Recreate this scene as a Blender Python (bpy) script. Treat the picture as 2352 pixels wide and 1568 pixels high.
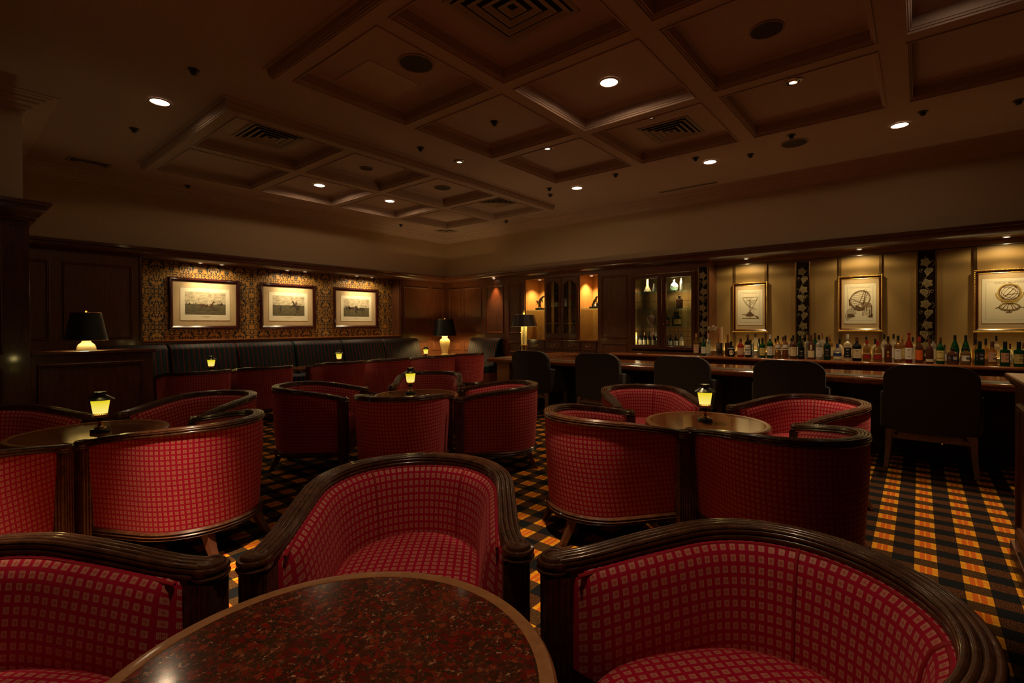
import bpy, math, random
from mathutils import Vector, Matrix
random.seed(7)
for o in list(bpy.data.objects): bpy.data.objects.remove(o)
S = bpy.context.scene
COL = S.collection
PI = math.pi
# ------------------------------------------------------------------ camera
PITCH, ROLL, YAW, FPX = 0.00762487, -0.00424365, 0.889614860, 1119.187
fw = Vector((math.sin(YAW)*math.cos(PITCH), math.cos(YAW)*math.cos(PITCH), -math.sin(PITCH)))
rt = Vector((math.cos(YAW), -math.sin(YAW), 0)); up = rt.cross(fw)
R_ = math.cos(ROLL)*rt + math.sin(ROLL)*up
U_ = -math.sin(ROLL)*rt + math.cos(ROLL)*up
cam = bpy.data.objects.new('camera', bpy.data.cameras.new('camera'))
COL.objects.link(cam)
cam.matrix_world = Matrix(((R_.x, U_.x, -fw.x, 0), (R_.y, U_.y, -fw.y, 0), (R_.z, U_.z, -fw.z, 1.2), (0, 0, 0, 1)))
cam.data.sensor_width = 36; cam.data.lens = 36*FPX/2352
cam.data.shift_x = -27.0755/2352; cam.data.shift_y = -27.6937/2352
cam.data.clip_start = 0.02
S.camera = cam
# ------------------------------------------------------------------ view, world
S.view_settings.view_transform = 'Standard'; S.view_settings.look = 'None'
S.view_settings.gamma = 1; S.view_settings.use_curve_mapping = False
S.view_settings.exposure = 0.0
W = bpy.data.worlds.new('world'); S.world = W; W.use_nodes = True
W.node_tree.nodes['Background'].inputs[0].default_value = (1, .6, .35, 1)
W.node_tree.nodes['Background'].inputs[1].default_value = 0.004
# room planes
XE, YN, ZC, ZS, ZT = 7.456, 8.284, 3.17, 3.08, 3.19
# ------------------------------------------------------------------ lights of the room (ceiling downlights etc)
WARM = (1.0, .68, .40)
def spot(name, loc, power, angle=70, blend=.6, target=None, size=.04, color=WARM):
    l = bpy.data.lights.new(name, 'SPOT'); l.energy = power; l.color = color
    l.spot_size = math.radians(angle); l.spot_blend = blend; l.shadow_soft_size = size
    o = bpy.data.objects.new(name, l); COL.objects.link(o); o.location = loc
    if target:
        d = Vector(target)-Vector(loc); o.rotation_euler = d.to_track_quat('-Z', 'Y').to_euler()
    return o
def point(name, loc, power, size=.03, color=WARM):
    l = bpy.data.lights.new(name, 'POINT'); l.energy = power; l.color = color; l.shadow_soft_size = size
    o = bpy.data.objects.new(name, l); COL.objects.link(o); o.location = loc
    return o
# (x, y, z of lens, watts, cone) : downlights in the ceiling, the ones behind or beside the view included
DOWN = [(1.32, 5.15, ZC, 20, 60, 3), (3.53, 6.55, ZT, 25, 60, 12), (4.68, 6.52, ZT, 25, 60, 12), (3.55, 1.97, ZT, 70, 80, 11),
        (6.0, 1.96, ZC, 100, 84, 5), (5.91, 3.80, ZC, 95, 84, 7), (6.10, .15, ZC, 95, 84, 4),
        (.46, 2.32, ZC, 1080, 36, .5), (.64, .74, ZC, 62, 60, .5), (3.70, -.20, ZT, 260, 44, .5), (1.90, 1.33, ZS, 330, 33, .5)]
for i, (x, y, z, p, a, fl) in enumerate(DOWN):
    spot('downlight_beam', (x, y, z-.03), p, a, .7, size=.05)
    spot('downlight_flood', (x, y, z-.012), fl, 172, .1, size=.05)
N1 = [(2.64, 8.45), (2.93, 8.45), (3.94, 8.45), (4.25, 8.45), (5.27, 8.45), (5.60, 8.45)]
PC1 = [2.77, 2.77, 4.05, 4.05, 5.375, 5.375]
SPOTC = (1, .76, .42)
for (x, y), c in zip(N1, PC1):
    spot('picture_beam', (x, y-.08, 2.15), 22, 90, 1, (c, 8.60, 1.15), .02, SPOTC)
    spot('picture_flood', (x, y-.08, 2.15), 7, 165, .4, None, .02, SPOTC)
N2 = [(7.62, 1.97), (7.63, .60), (7.63, -.76), (7.63, -2.1)]
for x, y in N2:
    spot('picture_beam', (x-.08, y, 2.15), 25, 68, 1, (7.79, y, 1.15), .02, (1, .74, .36))
    spot('picture_flood', (x-.10, y, 2.15), 8, 165, .4, None, .02, (1, .74, .36))
spot('panel_beam', (7.34, 6.78, 2.15), 55, 60, .9, (7.46, 6.78, 1.3), .02, (1, .5, .2))
spot('niche_beam', (7.66, 5.80, 2.07), 60, 110, .7, (7.74, 5.80, 1.2), .02, (1, .66, .3))
spot('niche_beam', (7.66, 4.60, 2.07), 60, 110, .7, (7.74, 4.60, 1.2), .02, (1, .66, .3))
spot('cabinet_beam', (7.60, 3.0, 1.99), 55, 110, .6, (7.68, 3.0, 1.0), .02, (1, .75, .5))
spot('cabinet_beam', (7.60, 3.5, 1.99), 10, 110, .6, (7.68, 3.5, 1.0), .02, (1, .75, .5))
point('cabinet_tube_glow', (7.52, 3.66, 1.0), 1.6, .04, (1, .8, .45)); point('cabinet_tube_glow', (7.52, 2.73, 1.0), 1.6, .04, (1, .8, .45))  # second glow goes with an added right-hand tube, brightening the bottle labels
# light strip at the foot of the bar back wall, behind the bottles
for yy, ww in ((1.95, 1.3), (.6, .5), (-.9, .9)):
    l = bpy.data.lights.new('shelf_strip', 'AREA'); l.shape = 'RECTANGLE'; l.size = 1.1; l.size_y = .03; l.energy = ww; l.color = (1, .75, .3)
    o = bpy.data.objects.new('shelf_strip', l); COL.objects.link(o); o.location = (7.77, yy, .80); o.rotation_euler = (PI, 0, PI/2)
# ------------------------------------------------------------------ materials
MATS = {}
def mat(name, color, rough=.5, metal=0, spec=.5, coat=0, emit=None, estr=0, trans=0, sheen=0, build=None, ior=1.45, alpha=1):
    m = bpy.data.materials.new(name); m.use_nodes = True; nt = m.node_tree; b = nt.nodes['Principled BSDF']
    b.inputs['Base Color'].default_value = (*color, 1); b.inputs['Roughness'].default_value = rough
    b.inputs['Metallic'].default_value = metal; b.inputs['Specular IOR Level'].default_value = spec
    b.inputs['Coat Weight'].default_value = coat; b.inputs['Coat Roughness'].default_value = .08
    b.inputs['Transmission Weight'].default_value = trans; b.inputs['Sheen Weight'].default_value = sheen
    b.inputs['IOR'].default_value = ior; b.inputs['Alpha'].default_value = alpha
    if emit: b.inputs['Emission Color'].default_value = (*emit, 1); b.inputs['Emission Strength'].default_value = estr
    if build: build(nt, b)
    MATS[name] = m
    return m
class NT:
    def __init__(s, nt): s.nt = nt
    def n(s, t, **k):
        x = s.nt.nodes.new(t)
        for a, v in k.items(): setattr(x, a, v)
        return x
    def l(s, a, b): s.nt.links.new(a, b)
    def math(s, op, a, b=None, c=None, clamp=False):
        x = s.n('ShaderNodeMath', operation=op); x.use_clamp = clamp
        for i, v in enumerate((a, b, c)):
            if v is None: continue
            if isinstance(v, (int, float)): x.inputs[i].default_value = v
            else: s.l(v, x.inputs[i])
        return x.outputs[0]
    def mix(s, f, a, b):
        x = s.n('ShaderNodeMix', data_type='RGBA')
        for i, v in ((0, f), (6, a), (7, b)):
            if isinstance(v, (int, float)): x.inputs[i].default_value = v
            elif isinstance(v, tuple): x.inputs[i].default_value = (*v, 1)
            else: s.l(v, x.inputs[i])
        return x.outputs[2]
    def coord(s, which='Object'):
        c = s.n('ShaderNodeTexCoord'); sp = s.n('ShaderNodeSeparateXYZ'); s.l(c.outputs[which], sp.inputs[0])
        return c.outputs[which], sp.outputs
    def noise(s, vec, scale, detail=3, rough=.5, dist=0):
        x = s.n('ShaderNodeTexNoise'); x.inputs['Scale'].default_value = scale; x.inputs['Detail'].default_value = detail
        x.inputs['Roughness'].default_value = rough; x.inputs['Distortion'].default_value = dist
        if vec is not None: s.l(vec, x.inputs['Vector'])
        return x.outputs[0]
    def scale(s, vec, sc):
        x = s.n('ShaderNodeMapping'); x.inputs['Scale'].default_value = sc; s.l(vec, x.inputs[0]); return x.outputs[0]
    def ramp(s, f, stops):
        x = s.n('ShaderNodeValToRGB'); e = x.color_ramp.elements
        while len(e) < len(stops): e.new(.5)
        for i, (p, c) in enumerate(stops): e[i].position = p; e[i].color = (*c, 1)
        s.l(f, x.inputs[0]); return x.outputs[0]
    def bump(s, b, h, st=.3, d=.002):
        x = s.n('ShaderNodeBump'); x.inputs['Strength'].default_value = st; x.inputs['Distance'].default_value = d
        s.l(h, x.inputs['Height']); s.l(x.outputs[0], b.inputs['Normal'])
def woodfn(c1, c2, sc=(6, 6, .8), k=6, bump=.05):
    def f(nt, b):
        t = NT(nt); v, _ = t.coord(); w = t.scale(v, sc)
        n = t.noise(w, k, 5, .6, .6)
        t.l(t.ramp(n, [(.3, c1), (.7, c2)]), b.inputs['Base Color'])
        t.bump(b, n, bump, .002)
    return f
mat('wood', (.1, .03, .01), .32, coat=.35, build=woodfn((.062, .018, .009), (.125, .04, .018)))
mat('wood_wall', (.1, .03, .01), .38, coat=.2, build=woodfn((.085, .026, .011), (.15, .052, .02)))
mat('wood_light', (.3, .13, .04), .35, coat=.2, build=woodfn((.36, .17, .045), (.48, .25, .075)))
mat('wood_bar', (.25, .08, .02), .16, coat=.6, build=woodfn((.17, .05, .014), (.27, .085, .024), (.8, 6, 6)))
mat('wood_rim', (.05, .025, .012), .25, coat=.3, build=woodfn((.040, .014, .007), (.115, .046, .020), (3, 3, 3), 9))
mat('wood_edge', (.35, .15, .05), .32, coat=.3, build=woodfn((.30, .125, .045), (.42, .19, .07), (3, 3, 8), 12))
mat('wood_leg', (.15, .05, .02), .4, coat=.2, build=woodfn((.075, .026, .014), (.13, .045, .022)))
mat('wood_pale', (.4, .2, .1), .45, build=woodfn((.17, .10, .07), (.26, .16, .11)))
def paint(nt, b):
    t = NT(nt); v, _ = t.coord(); n = t.noise(v, 90, 3)
    t.l(t.ramp(n, [(.2, (.44, .31, .19)), (.8, (.50, .36, .22))]), b.inputs['Base Color']); t.bump(b, n, .08, .002)
mat('paint_wall', (.5, .36, .22), .8, build=paint)
def paintc(nt, b):
    t = NT(nt); v, _ = t.coord(); n = t.noise(v, 120, 3)
    t.l(t.ramp(n, [(.2, (.38, .27, .22)), (.8, (.44, .31, .26))]), b.inputs['Base Color']); t.bump(b, n, .05, .001)
mat('paint_ceiling', (.5, .34, .22), .75, build=paintc)
mat('paint_trim', (.46, .32, .25), .5)
def carpet(nt, b):
    t = NT(nt); v, o = t.coord()
    def band(src, off, per):
        f = t.math('FRACT', t.math('DIVIDE', t.math('ADD', src, off), per))
        m = t.math('LESS_THAN', t.math('ABSOLUTE', t.math('SUBTRACT', f, .5)), .25)
        inner = t.math('LESS_THAN', t.math('ABSOLUTE', t.math('SUBTRACT', t.math('ABSOLUTE', t.math('SUBTRACT', f, .5)), .075)), .055)
        return m, inner
    cy, iy = band(o[1], .029+.09, .18)
    cx, ix = band(o[0], .176*22-3.777+.088, .176)
    vor = t.n('ShaderNodeTexVoronoi'); vor.inputs['Scale'].default_value = 320; t.l(v, vor.inputs['Vector'])
    sp = t.math('GREATER_THAN', t.noise(v, 300, 1), .55)
    black = (.010, .011, .012)
    onlyy = t.mix(sp, (.040, .014, .010), (.17, .105, .02))
    onlyx = t.mix(sp, (.030, .010, .006), (.20, .085, .025))
    red = t.mix(t.math('MULTIPLY', iy, .85), t.mix(t.math('MULTIPLY', ix, .45), (.78, .38, .02), (.66, .16, .02)), (.60, .10, .015))
    c = t.mix(cy, t.mix(cx, black, onlyx), t.mix(cx, onlyy, red))
    n = t.noise(v, 300, 2)
    c2 = t.mix(t.math('MULTIPLY', n, .35), c, (.0, .0, .0))
    t.l(c2, b.inputs['Base Color']); t.bump(b, n, .6, .004)
mat('carpet', (.1, .05, .02), .95, spec=.1, build=carpet)
def redfab(nt, b):
    t = NT(nt); v, o = t.coord('UV')
    P = .0245
    fx = t.math('FRACT', t.math('DIVIDE', o[0], P)); fy = t.math('FRACT', t.math('DIVIDE', o[1], P*1.05))
    ax = t.math('ABSOLUTE', t.math('SUBTRACT', fx, .5)); ay = t.math('ABSOLUTE', t.math('SUBTRACT', fy, .5))
    sq = t.math('MULTIPLY', t.math('LESS_THAN', ax, .30), t.math('LESS_THAN', ay, .31))
    rad = t.math('ADD', ax, ay)
    star = t.math('LESS_THAN', t.math('MINIMUM', t.math('ADD', ax, t.math('MULTIPLY', ay, 2.4)), t.math('ADD', ay, t.math('MULTIPLY', ax, 2.4))), .24)
    line = t.math('GREATER_THAN', t.math('FRACT', t.math('MULTIPLY', fx, 10)), .42)
    m = t.math('MULTIPLY', sq, t.math('SUBTRACT', 1, t.math('MULTIPLY', star, .6)))
    m2 = t.math('MULTIPLY', m, t.math('ADD', .29, t.math('MULTIPLY', line, .5)))
    weave = t.math('FRACT', t.math('MULTIPLY', fx, 12))
    base = t.mix(weave, (.34, .001, .026), (.44, .0015, .036))
    t.l(t.mix(m2, base, (.60, .33, .22)), b.inputs['Base Color'])
    t.l(t.math('SUBTRACT', .80, t.math('MULTIPLY', sq, .38)), b.inputs['Roughness'])
    t.bump(b, m2, .35, .0012)
mat('fabric_red', (.35, .01, .02), .8, spec=.25, sheen=.25, build=redfab)
MATS['fabric_red'].node_tree.nodes['Principled BSDF'].inputs['Sheen Tint'].default_value = (1, .25, .25, 1)
mat('piping_red', (.32, .004, .012), .7)
def stripes(axis):
    def f(nt, b):
        t = NT(nt); v, o = t.coord(); P = .066
        fx = t.math('FRACT', t.math('DIVIDE', o[axis], P)); a = t.math('ABSOLUTE', t.math('SUBTRACT', fx, .5))
        m = t.math('LESS_THAN', a, .10)
        m2 = t.math('LESS_THAN', t.math('ABSOLUTE', t.math('SUBTRACT', fx, .08)), .03)
        c = t.mix(m, t.mix(m2, (.006, .017, .022), (.018, .036, .040)), (.12, .010, .012))
        t.l(c, b.inputs['Base Color']); t.bump(b, t.noise(v, 500, 1), .2, .001)
    return f
mat('sofa_x', (.03, .05, .05), .6, spec=.25, build=stripes(0))
mat('sofa_y', (.03, .05, .05), .55, sheen=.2, build=stripes(1))
def greyfab(nt, b):
    t = NT(nt); v, o = t.coord(); n = t.noise(v, 500, 2)
    t.l(t.ramp(n, [(.3, (.030, .022, .014)), (.7, (.046, .034, .022))]), b.inputs['Base Color']); t.bump(b, n, .2, .001)
mat('fabric_grey', (.06, .05, .035), .85, sheen=.15, build=greyfab)
def damask(nt, b):
    t = NT(nt); v, o = t.coord()
    u = t.math('PINGPONG', t.math('SUBTRACT', o[0], 1.95), .185); w = t.math('PINGPONG', t.math('ADD', o[2], .10), .26)
    cb = t.n('ShaderNodeCombineXYZ'); t.l(u, cb.inputs[0]); t.l(w, cb.inputs[1])
    wn = t.n('ShaderNodeTexNoise'); wn.inputs['Scale'].default_value = 9; wn.inputs['Detail'].default_value = 2; t.l(cb.outputs[0], wn.inputs['Vector'])
    ad = t.n('ShaderNodeVectorMath', operation='SCALE'); t.l(wn.outputs[1], ad.inputs[0]); ad.inputs['Scale'].default_value = .16
    av = t.n('ShaderNodeVectorMath', operation='ADD'); t.l(cb.outputs[0], av.inputs[0]); t.l(ad.outputs[0], av.inputs[1])
    vo = t.n('ShaderNodeTexVoronoi', feature='DISTANCE_TO_EDGE'); vo.inputs['Scale'].default_value = 17; t.l(av.outputs[0], vo.inputs['Vector'])
    leaf = t.noise(av.outputs[0], 34, 2, .5, 1.2)
    f = t.math('ADD', t.math('MULTIPLY', vo.outputs[0], 2.0), t.math('MULTIPLY', leaf, .9))
    m = t.math('GREATER_THAN', f, .63)
    fine = t.math('GREATER_THAN', t.noise(av.outputs[0], 75, 1, .5, 2), .42)
    gold = t.mix(fine, (.27, .12, .02), (.50, .245, .045))
    t.l(t.mix(m, (.020, .020, .022), gold), b.inputs['Base Color'])
    t.l(t.math('SUBTRACT', .62, t.math('MULTIPLY', m, .2)), b.inputs['Roughness'])
mat('wallpaper', (.4, .2, .04), .5, build=damask)
def granite(nt, b):
    t = NT(nt); v, o = t.coord()
    nz = t.n('ShaderNodeTexNoise'); nz.inputs['Scale'].default_value = 110; nz.inputs['Detail'].default_value = 3; t.l(v, nz.inputs['Vector'])
    av = t.n('ShaderNodeMix', data_type='VECTOR'); av.inputs[0].default_value = .018; t.l(v, av.inputs[4]); t.l(nz.outputs[1], av.inputs[5])
    def vor(sc, feat='F1'):
        vo = t.n('ShaderNodeTexVoronoi', feature=feat); vo.inputs['Scale'].default_value = sc; t.l(av.outputs[1], vo.inputs['Vector']); return vo
    v1, v2 = vor(85), vor(190)
    e1 = vor(85, 'DISTANCE_TO_EDGE').outputs[0]
    s1 = t.n('ShaderNodeSeparateXYZ'); t.l(v1.outputs['Color'], s1.inputs[0]); s2 = t.n('ShaderNodeSeparateXYZ'); t.l(v2.outputs['Color'], s2.inputs[0])
    c1 = t.ramp(s1.outputs[0], [(.0, (.06, .012, .006)), (.3, (.13, .008, .004)), (.6, (.21, .012, .005)), (.85, (.24, .030, .012)), (1, (.28, .055, .022))])
    c2 = t.ramp(s2.outputs[0], [(.0, (.022, .014, .008)), (.45, (.065, .018, .008)), (.75, (.16, .016, .007)), (.93, (.30, .08, .04)), (1, (.55, .28, .17))])
    c = t.mix(t.math('GREATER_THAN', s1.outputs[1], .50), c2, c1)
    c = t.mix(t.math('LESS_THAN', e1, .05), c, (.045, .028, .015))
    big = t.noise(v, 9, 3)
    c = t.mix(t.ramp(big, [(.5, (0, 0, 0)), (.75, (.5, .5, .5))]), c, (.10, .05, .02))
    t.l(c, b.inputs['Base Color'])
mat('granite', (.25, .05, .02), .14, coat=.5, build=granite)
mat('granite_brown', (.2, .08, .03), .12, coat=.3, build=lambda nt, b: (lambda t, v: t.l(t.ramp(t.noise(v, 150, 4, .7), [(.35, (.10, .028, .010)), (.5, (.23, .068, .022)), (.68, (.40, .15, .05))]), b.inputs['Base Color']))(NT(nt), NT(nt).coord()[0]))
mat('brass', (.80, .52, .20), .25, 1); mat('gold', (.85, .55, .16), .28, 1); mat('bronze', (.10, .07, .05), .25, .8)
mat('black_metal', (.02, .018, .015), .25, .7); mat('cap_metal', (.10, .105, .085), .22, .9); mat('steel', (.5, .5, .5), .22, 1)
mat('copper', (.55, .22, .08), .35, .8)
mat('black', (.008, .008, .009), .5); mat('shade_black', (.012, .012, .013), .45, spec=.4); mat('shade_brown', (.02, .012, .008), .35, spec=.5)
mat('shade_inside', (.85, .75, .5), .6); mat('dark_hole', (.005, .005, .005), .9)
mat('lens', (1, .8, .5), .5, emit=(1, .78, .50), estr=14)
mat('lens_small', (1, .8, .5), .5, emit=(1, .80, .55), estr=7)
mat('lantern_glass', (.9, .8, .2), .3, emit=(1, .72, .05), estr=1.0)
def lglass(nt, b):
    t = NT(nt); v, o = t.coord()
    f = t.math('DIVIDE', t.math('SUBTRACT', o[2], .10), .085, clamp=True)
    t.l(t.mix(f, (1, .83, .22), (.78, .62, .012)), b.inputs['Emission Color'])
lglass(MATS['lantern_glass'].node_tree, MATS['lantern_glass'].node_tree.nodes['Principled BSDF'])
mat('green_marble', (.03, .06, .045), .2, coat=.4, build=woodfn((.012, .025, .018), (.06, .10, .07), (1, 1, 1), 30))
mat('ceramic_cream', (.85, .74, .38), .18, coat=.5); mat('ceramic_white', (.8, .75, .6), .2, coat=.4)
mat('mat_board', (.60, .44, .24), .8); mat('paper', (.80, .72, .52), .8); mat('ink', (.13, .07, .028), .9); mat('ink_gold', (.48, .31, .06), .9); mat('ink_soft', (.30, .20, .11), .9)
mat('frame_red', (.040, .008, .006), .22, coat=.6)
def thin_glass(name, tint, op):
    m = mat(name, tint, .03); nt = m.node_tree; b = nt.nodes['Principled BSDF']; t = NT(nt)
    tr = t.n('ShaderNodeBsdfTransparent'); tr.inputs[0].default_value = (*[1-(1-c)*.3 for c in tint], 1); mx = t.n('ShaderNodeMixShader'); mx.inputs[0].default_value = op
    t.l(tr.outputs[0], mx.inputs[1]); t.l(b.outputs[0], mx.inputs[2]); t.l(mx.outputs[0], nt.nodes['Material Output'].inputs[0])
thin_glass('glass', (.25, .27, .25), .06); thin_glass('glass_shelf', (.35, .65, .52), .22)
mat('mirror_dark', (.16, .11, .07), .08, .9)
mat('etch', (.33, .25, .11), .5); mat('bronze_gold', (.36, .22, .08), .35, .8)
def barwall(nt, b):
    t = NT(nt); v, o = t.coord(); n = t.noise(v, 400, 2)
    t.l(t.ramp(n, [(.3, (.38, .24, .085)), (.7, (.44, .28, .10))]), b.inputs['Base Color'])
mat('bar_wall', (.5, .35, .16), .45, spec=.4, build=barwall)
mat('bar_front', (.05, .05, .052), .6); mat('leather_strip', (.085, .07, .045), .33, spec=.5)
mat('speaker_grille', (.05, .035, .022), .8); mat('device', (.03, .028, .025), .4); mat('vent_metal', (.30, .21, .14), .55)
mat('key_light', (1, .7, .3), .4, emit=(.9, .7, .1), estr=1.2)
# ------------------------------------------------------------------ mesh helpers
class MB:
    def __init__(s): s.v = []; s.f = []; s.uv = {}; s.mi = []; s.m = 0
    def add(s, vs, fs, uv=None):
        b = len(s.v); s.v += [tuple(p) for p in vs]
        for k, f in enumerate(fs):
            s.f.append([i+b for i in f]); s.mi.append(s.m)
            if uv: s.uv[len(s.f)-1] = [uv[i] for i in f]
        return s
    def box(s, x0, x1, y0, y1, z0, z1):
        return s.add([(x0, y0, z0), (x1, y0, z0), (x1, y1, z0), (x0, y1, z0), (x0, y0, z1), (x1, y0, z1), (x1, y1, z1), (x0, y1, z1)],
                     [(0, 3, 2, 1), (4, 5, 6, 7), (0, 1, 5, 4), (1, 2, 6, 5), (2, 3, 7, 6), (3, 0, 4, 7)])
    def quad(s, a, b, c, d): return s.add([a, b, c, d], [(0, 1, 2, 3)])
    def grid(s, rows, close_u=False, uvs=None):
        n = len(rows[0]); vs = [p for r in rows for p in r]; fs = []
        for i in range(len(rows)-1):
            for j in range(n if close_u else n-1):
                k = (j+1) % n
                fs.append((i*n+j, i*n+k, (i+1)*n+k, (i+1)*n+j))
        return s.add(vs, fs, [p for r in uvs for p in r] if uvs else None)
    def lathe(s, prof, c=(0, 0, 0), seg=24, ax='z', sx=1, sy=1, squ=0):
        rows = []
        for r, h in prof:
            row = []
            for k in range(seg):
                a = 2*PI*k/seg; ca, sa = math.cos(a), math.sin(a)
                if squ:
                    q = 1/((abs(ca)**squ+abs(sa)**squ)**(1/squ)); ca *= q; sa *= q
                x, y = r*ca*sx, r*sa*sy
                p = (x, y, h) if ax == 'z' else ((h, x, y) if ax == 'x' else (x, -h, y))
                row.append((p[0]+c[0], p[1]+c[1], p[2]+c[2]))
            rows.append(row)
        s.grid(rows, True)
        n = len(s.v); k = len(rows)
        if prof[0][0] > 1e-5: s.f.append([n-k*seg+j for j in range(seg)][::-1]); s.mi.append(s.m)
        if prof[-1][0] > 1e-5: s.f.append([n-seg+j for j in range(seg)]); s.mi.append(s.m)
        return s
    def tube(s, path, r, seg=8, closed=False, r2=None):
        P = [Vector(p) for p in path]; rows = []; n = len(P); last = None
        for i, p in enumerate(P):
            a = P[(i-1) % n] if (closed or i > 0) else p; b = P[(i+1) % n] if (closed or i < n-1) else p
            t = (b-a).normalized()
            if last is None: u = t.cross(Vector((0, 0, 1)))
            else: u = last - t*last.dot(t)
            if u.length < 1e-3: u = t.cross(Vector((1, 0, 0)))
            u.normalize(); last = u; w = t.cross(u)
            rr = r if r2 is None else r+(r2-r)*i/(n-1)
            rows.append([p+(u*math.cos(2*PI*k/seg)+w*math.sin(2*PI*k/seg))*rr for k in range(seg)])
        if closed: rows.append(rows[0])
        s.grid(rows, True)
        if not closed:
            m = len(s.v)
            s.f.append([m-seg+j for j in range(seg)]); s.mi.append(s.m); s.f.append([m-n*seg+j for j in range(seg)][::-1]); s.mi.append(s.m)
        return s
    def prism(s, poly, f0, f1):
        n = len(poly); s.add([f0(*p) for p in poly]+[f1(*p) for p in poly], [list(range(n))[::-1], list(range(n, 2*n))]+[(i, (i+1) % n, n+(i+1) % n, n+i) for i in range(n)])
        return s
    def frame(s, O, U, V, N, w, h, prof, closed=False):
        """mitred rectangular moulding; prof = [(inset from outer edge, height along N)]"""
        O, U, V, N = map(Vector, (O, U, V, N)); rows = []
        for d, z in prof:
            rows.append([O+U*d+V*d+N*z, O+U*(w-d)+V*d+N*z, O+U*(w-d)+V*(h-d)+N*z, O+U*d+V*(h-d)+N*z])
        s.grid(rows, True); return s
    def build(s, name, material, parent=None, smooth=None, bevel=0, loc=None):
        me = bpy.data.meshes.new(name); me.from_pydata(s.v, [], s.f)
        for m in (material if isinstance(material, (list, tuple)) else [material]): me.materials.append(MATS[m])
        me.polygons.foreach_set('material_index', s.mi)
        if s.uv:
            l = me.uv_layers.new(name='UVMap')
            for fi, u in s.uv.items():
                for li, c in zip(me.polygons[fi].loop_indices, u): l.data[li].uv = c
        if smooth is not None:
            me.polygons.foreach_set('use_smooth', [True]*len(me.polygons)); me.set_sharp_from_angle(angle=math.radians(smooth))
        me.update()
        o = bpy.data.objects.new(name, me); COL.objects.link(o)
        if parent: o.parent = parent
        if loc: o.location = loc
        if bevel:
            b = o.modifiers.new('bevel', 'BEVEL'); b.width = bevel; b.segments = 2; b.limit_method = 'ANGLE'
        return o
def tag(o, label=None, cat=None, group=None, kind=None):
    if label: o['label'] = label
    if cat: o['category'] = cat
    if group: o['group'] = group
    if kind: o['kind'] = kind
    return o
def empty(name, loc, rz=0, label=None, cat=None, group=None):
    o = bpy.data.objects.new(name, None); COL.objects.link(o); o.location = loc; o.rotation_euler = (0, 0, rz); o.empty_display_size = .1
    return tag(o, label, cat, group)
def struct(mb, name, material, label=None, **k):
    o = mb.build(name, material, **k); o['kind'] = 'structure'
    if label: o['label'] = label
    return o
def dup(root, loc, rz=None, label=None, group=None, scale=None):
    def cp(o, par):
        c = o.copy(); COL.objects.link(c)
        if par: c.parent = par
        for ch in list(kids[o.name]): cp(ch, c)
        return c
    kids = {}
    def walk(o):
        kids[o.name] = list(o.children)
        for c in o.children: walk(c)
    walk(root)
    r = cp(root, None); r.location = loc
    if rz is not None: r.rotation_euler = (0, 0, rz)
    if label: r['label'] = label
    if group: r['group'] = group
    if scale: r.scale = scale
    return r
X3, Y3, Z3 = Vector((1, 0, 0)), Vector((0, 1, 0)), Vector((0, 0, 1))
PANEL = [(0, 0), (.004, .012), (.012, .016), (.020, .010), (.026, .013), (.034, .004), (.040, -.006)]
# ------------------------------------------------------------------ room shell
struct(MB().box(-3.0, 8.0, -3.2, 8.9, -.1, 0), 'floor', 'carpet', 'black, orange and yellow tartan carpet')
# plane of upper painted walls and wood below
w = MB(); w.m = 0
w.box(-3.2, 8.2, YN, YN+.5, 2.20, 3.3)
struct(w, 'wall_north', 'paint_wall', 'tan painted wall above the panelling, left of the corner')
w = MB(); w.box(XE, XE+.6, -3.2, YN, 2.20, 3.3)
struct(w, 'wall_east', 'paint_wall', 'tan painted wall above the bar')
w = MB(); w.box(XE+.35, XE+.6, -3.2, 2.46, 0, 2.20)
struct(w, 'wall_east_bar', 'bar_wall', 'golden tan panelled wall behind the bottles')
w = MB(); w.box(-3.2, -3.0, -3.2, 8.9, 0, 3.3); struct(w, 'wall_west', 'wood_wall')
w = MB(); w.box(-3.0, 8.2, -3.4, -3.2, 0, 3.3); struct(w, 'wall_south', 'wood_wall')
# block of wall in the left corner
w = MB(); w.box(-3.0, .55, 5.95, YN, 2.2, 3.17); struct(w, 'wall_northwest', 'paint_wall', 'tan wall block above the dark panelling at the left edge')
# wood lining below the cornice
wl = MB()
NX0, NX1, NZ0, NZ1, NYB = 1.90, 6.18, 1.02, 2.17, YN+.30
wl.box(-3.0, NX0, YN, YN+.5, 0, 2.2); wl.box(NX1, 7.9, YN, YN+.5, 0, 2.2); wl.box(NX0, NX1, YN, YN+.5, 0, NZ0-.035); wl.box(NX0, NX1, NYB, NYB+.2, NZ0-.035, 2.2)
for x0, x1 in ((.62, .99), (1.10, 1.80), (6.26, 6.93), (7.03, 7.36)):
    wl.frame((x0, YN, 1.04), X3, Z3, -Y3, x1-x0, .99, PANEL)
    wl.frame((x0, YN, .66), X3, Z3, -Y3, x1-x0, .22, PANEL)
struct(wl, 'wall_north_panelling', 'wood_wall', 'dark wood panelling of the left hand wall')
wp = MB(); wp.box(NX0, NX1, NYB-.012, NYB, NZ0, NZ1); struct(wp, 'wall_north_wallpaper', 'wallpaper', 'gold and black leaf patterned wallpaper behind the three horse prints')
nt_ = MB(); nt_.box(NX0, NX1, YN-.015, NYB-.012, 2.165, 2.2)
nt_.box(NX0-.03, NX0, YN-.015, NYB, NZ0, 2.2); nt_.box(NX1, NX1+.05, YN-.018, YN+.02, NZ0-.035, 2.2)
struct(nt_, 'trim_1', 'wood', 'wood lining of the wallpaper niche', bevel=.003)
ra = MB()
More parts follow.
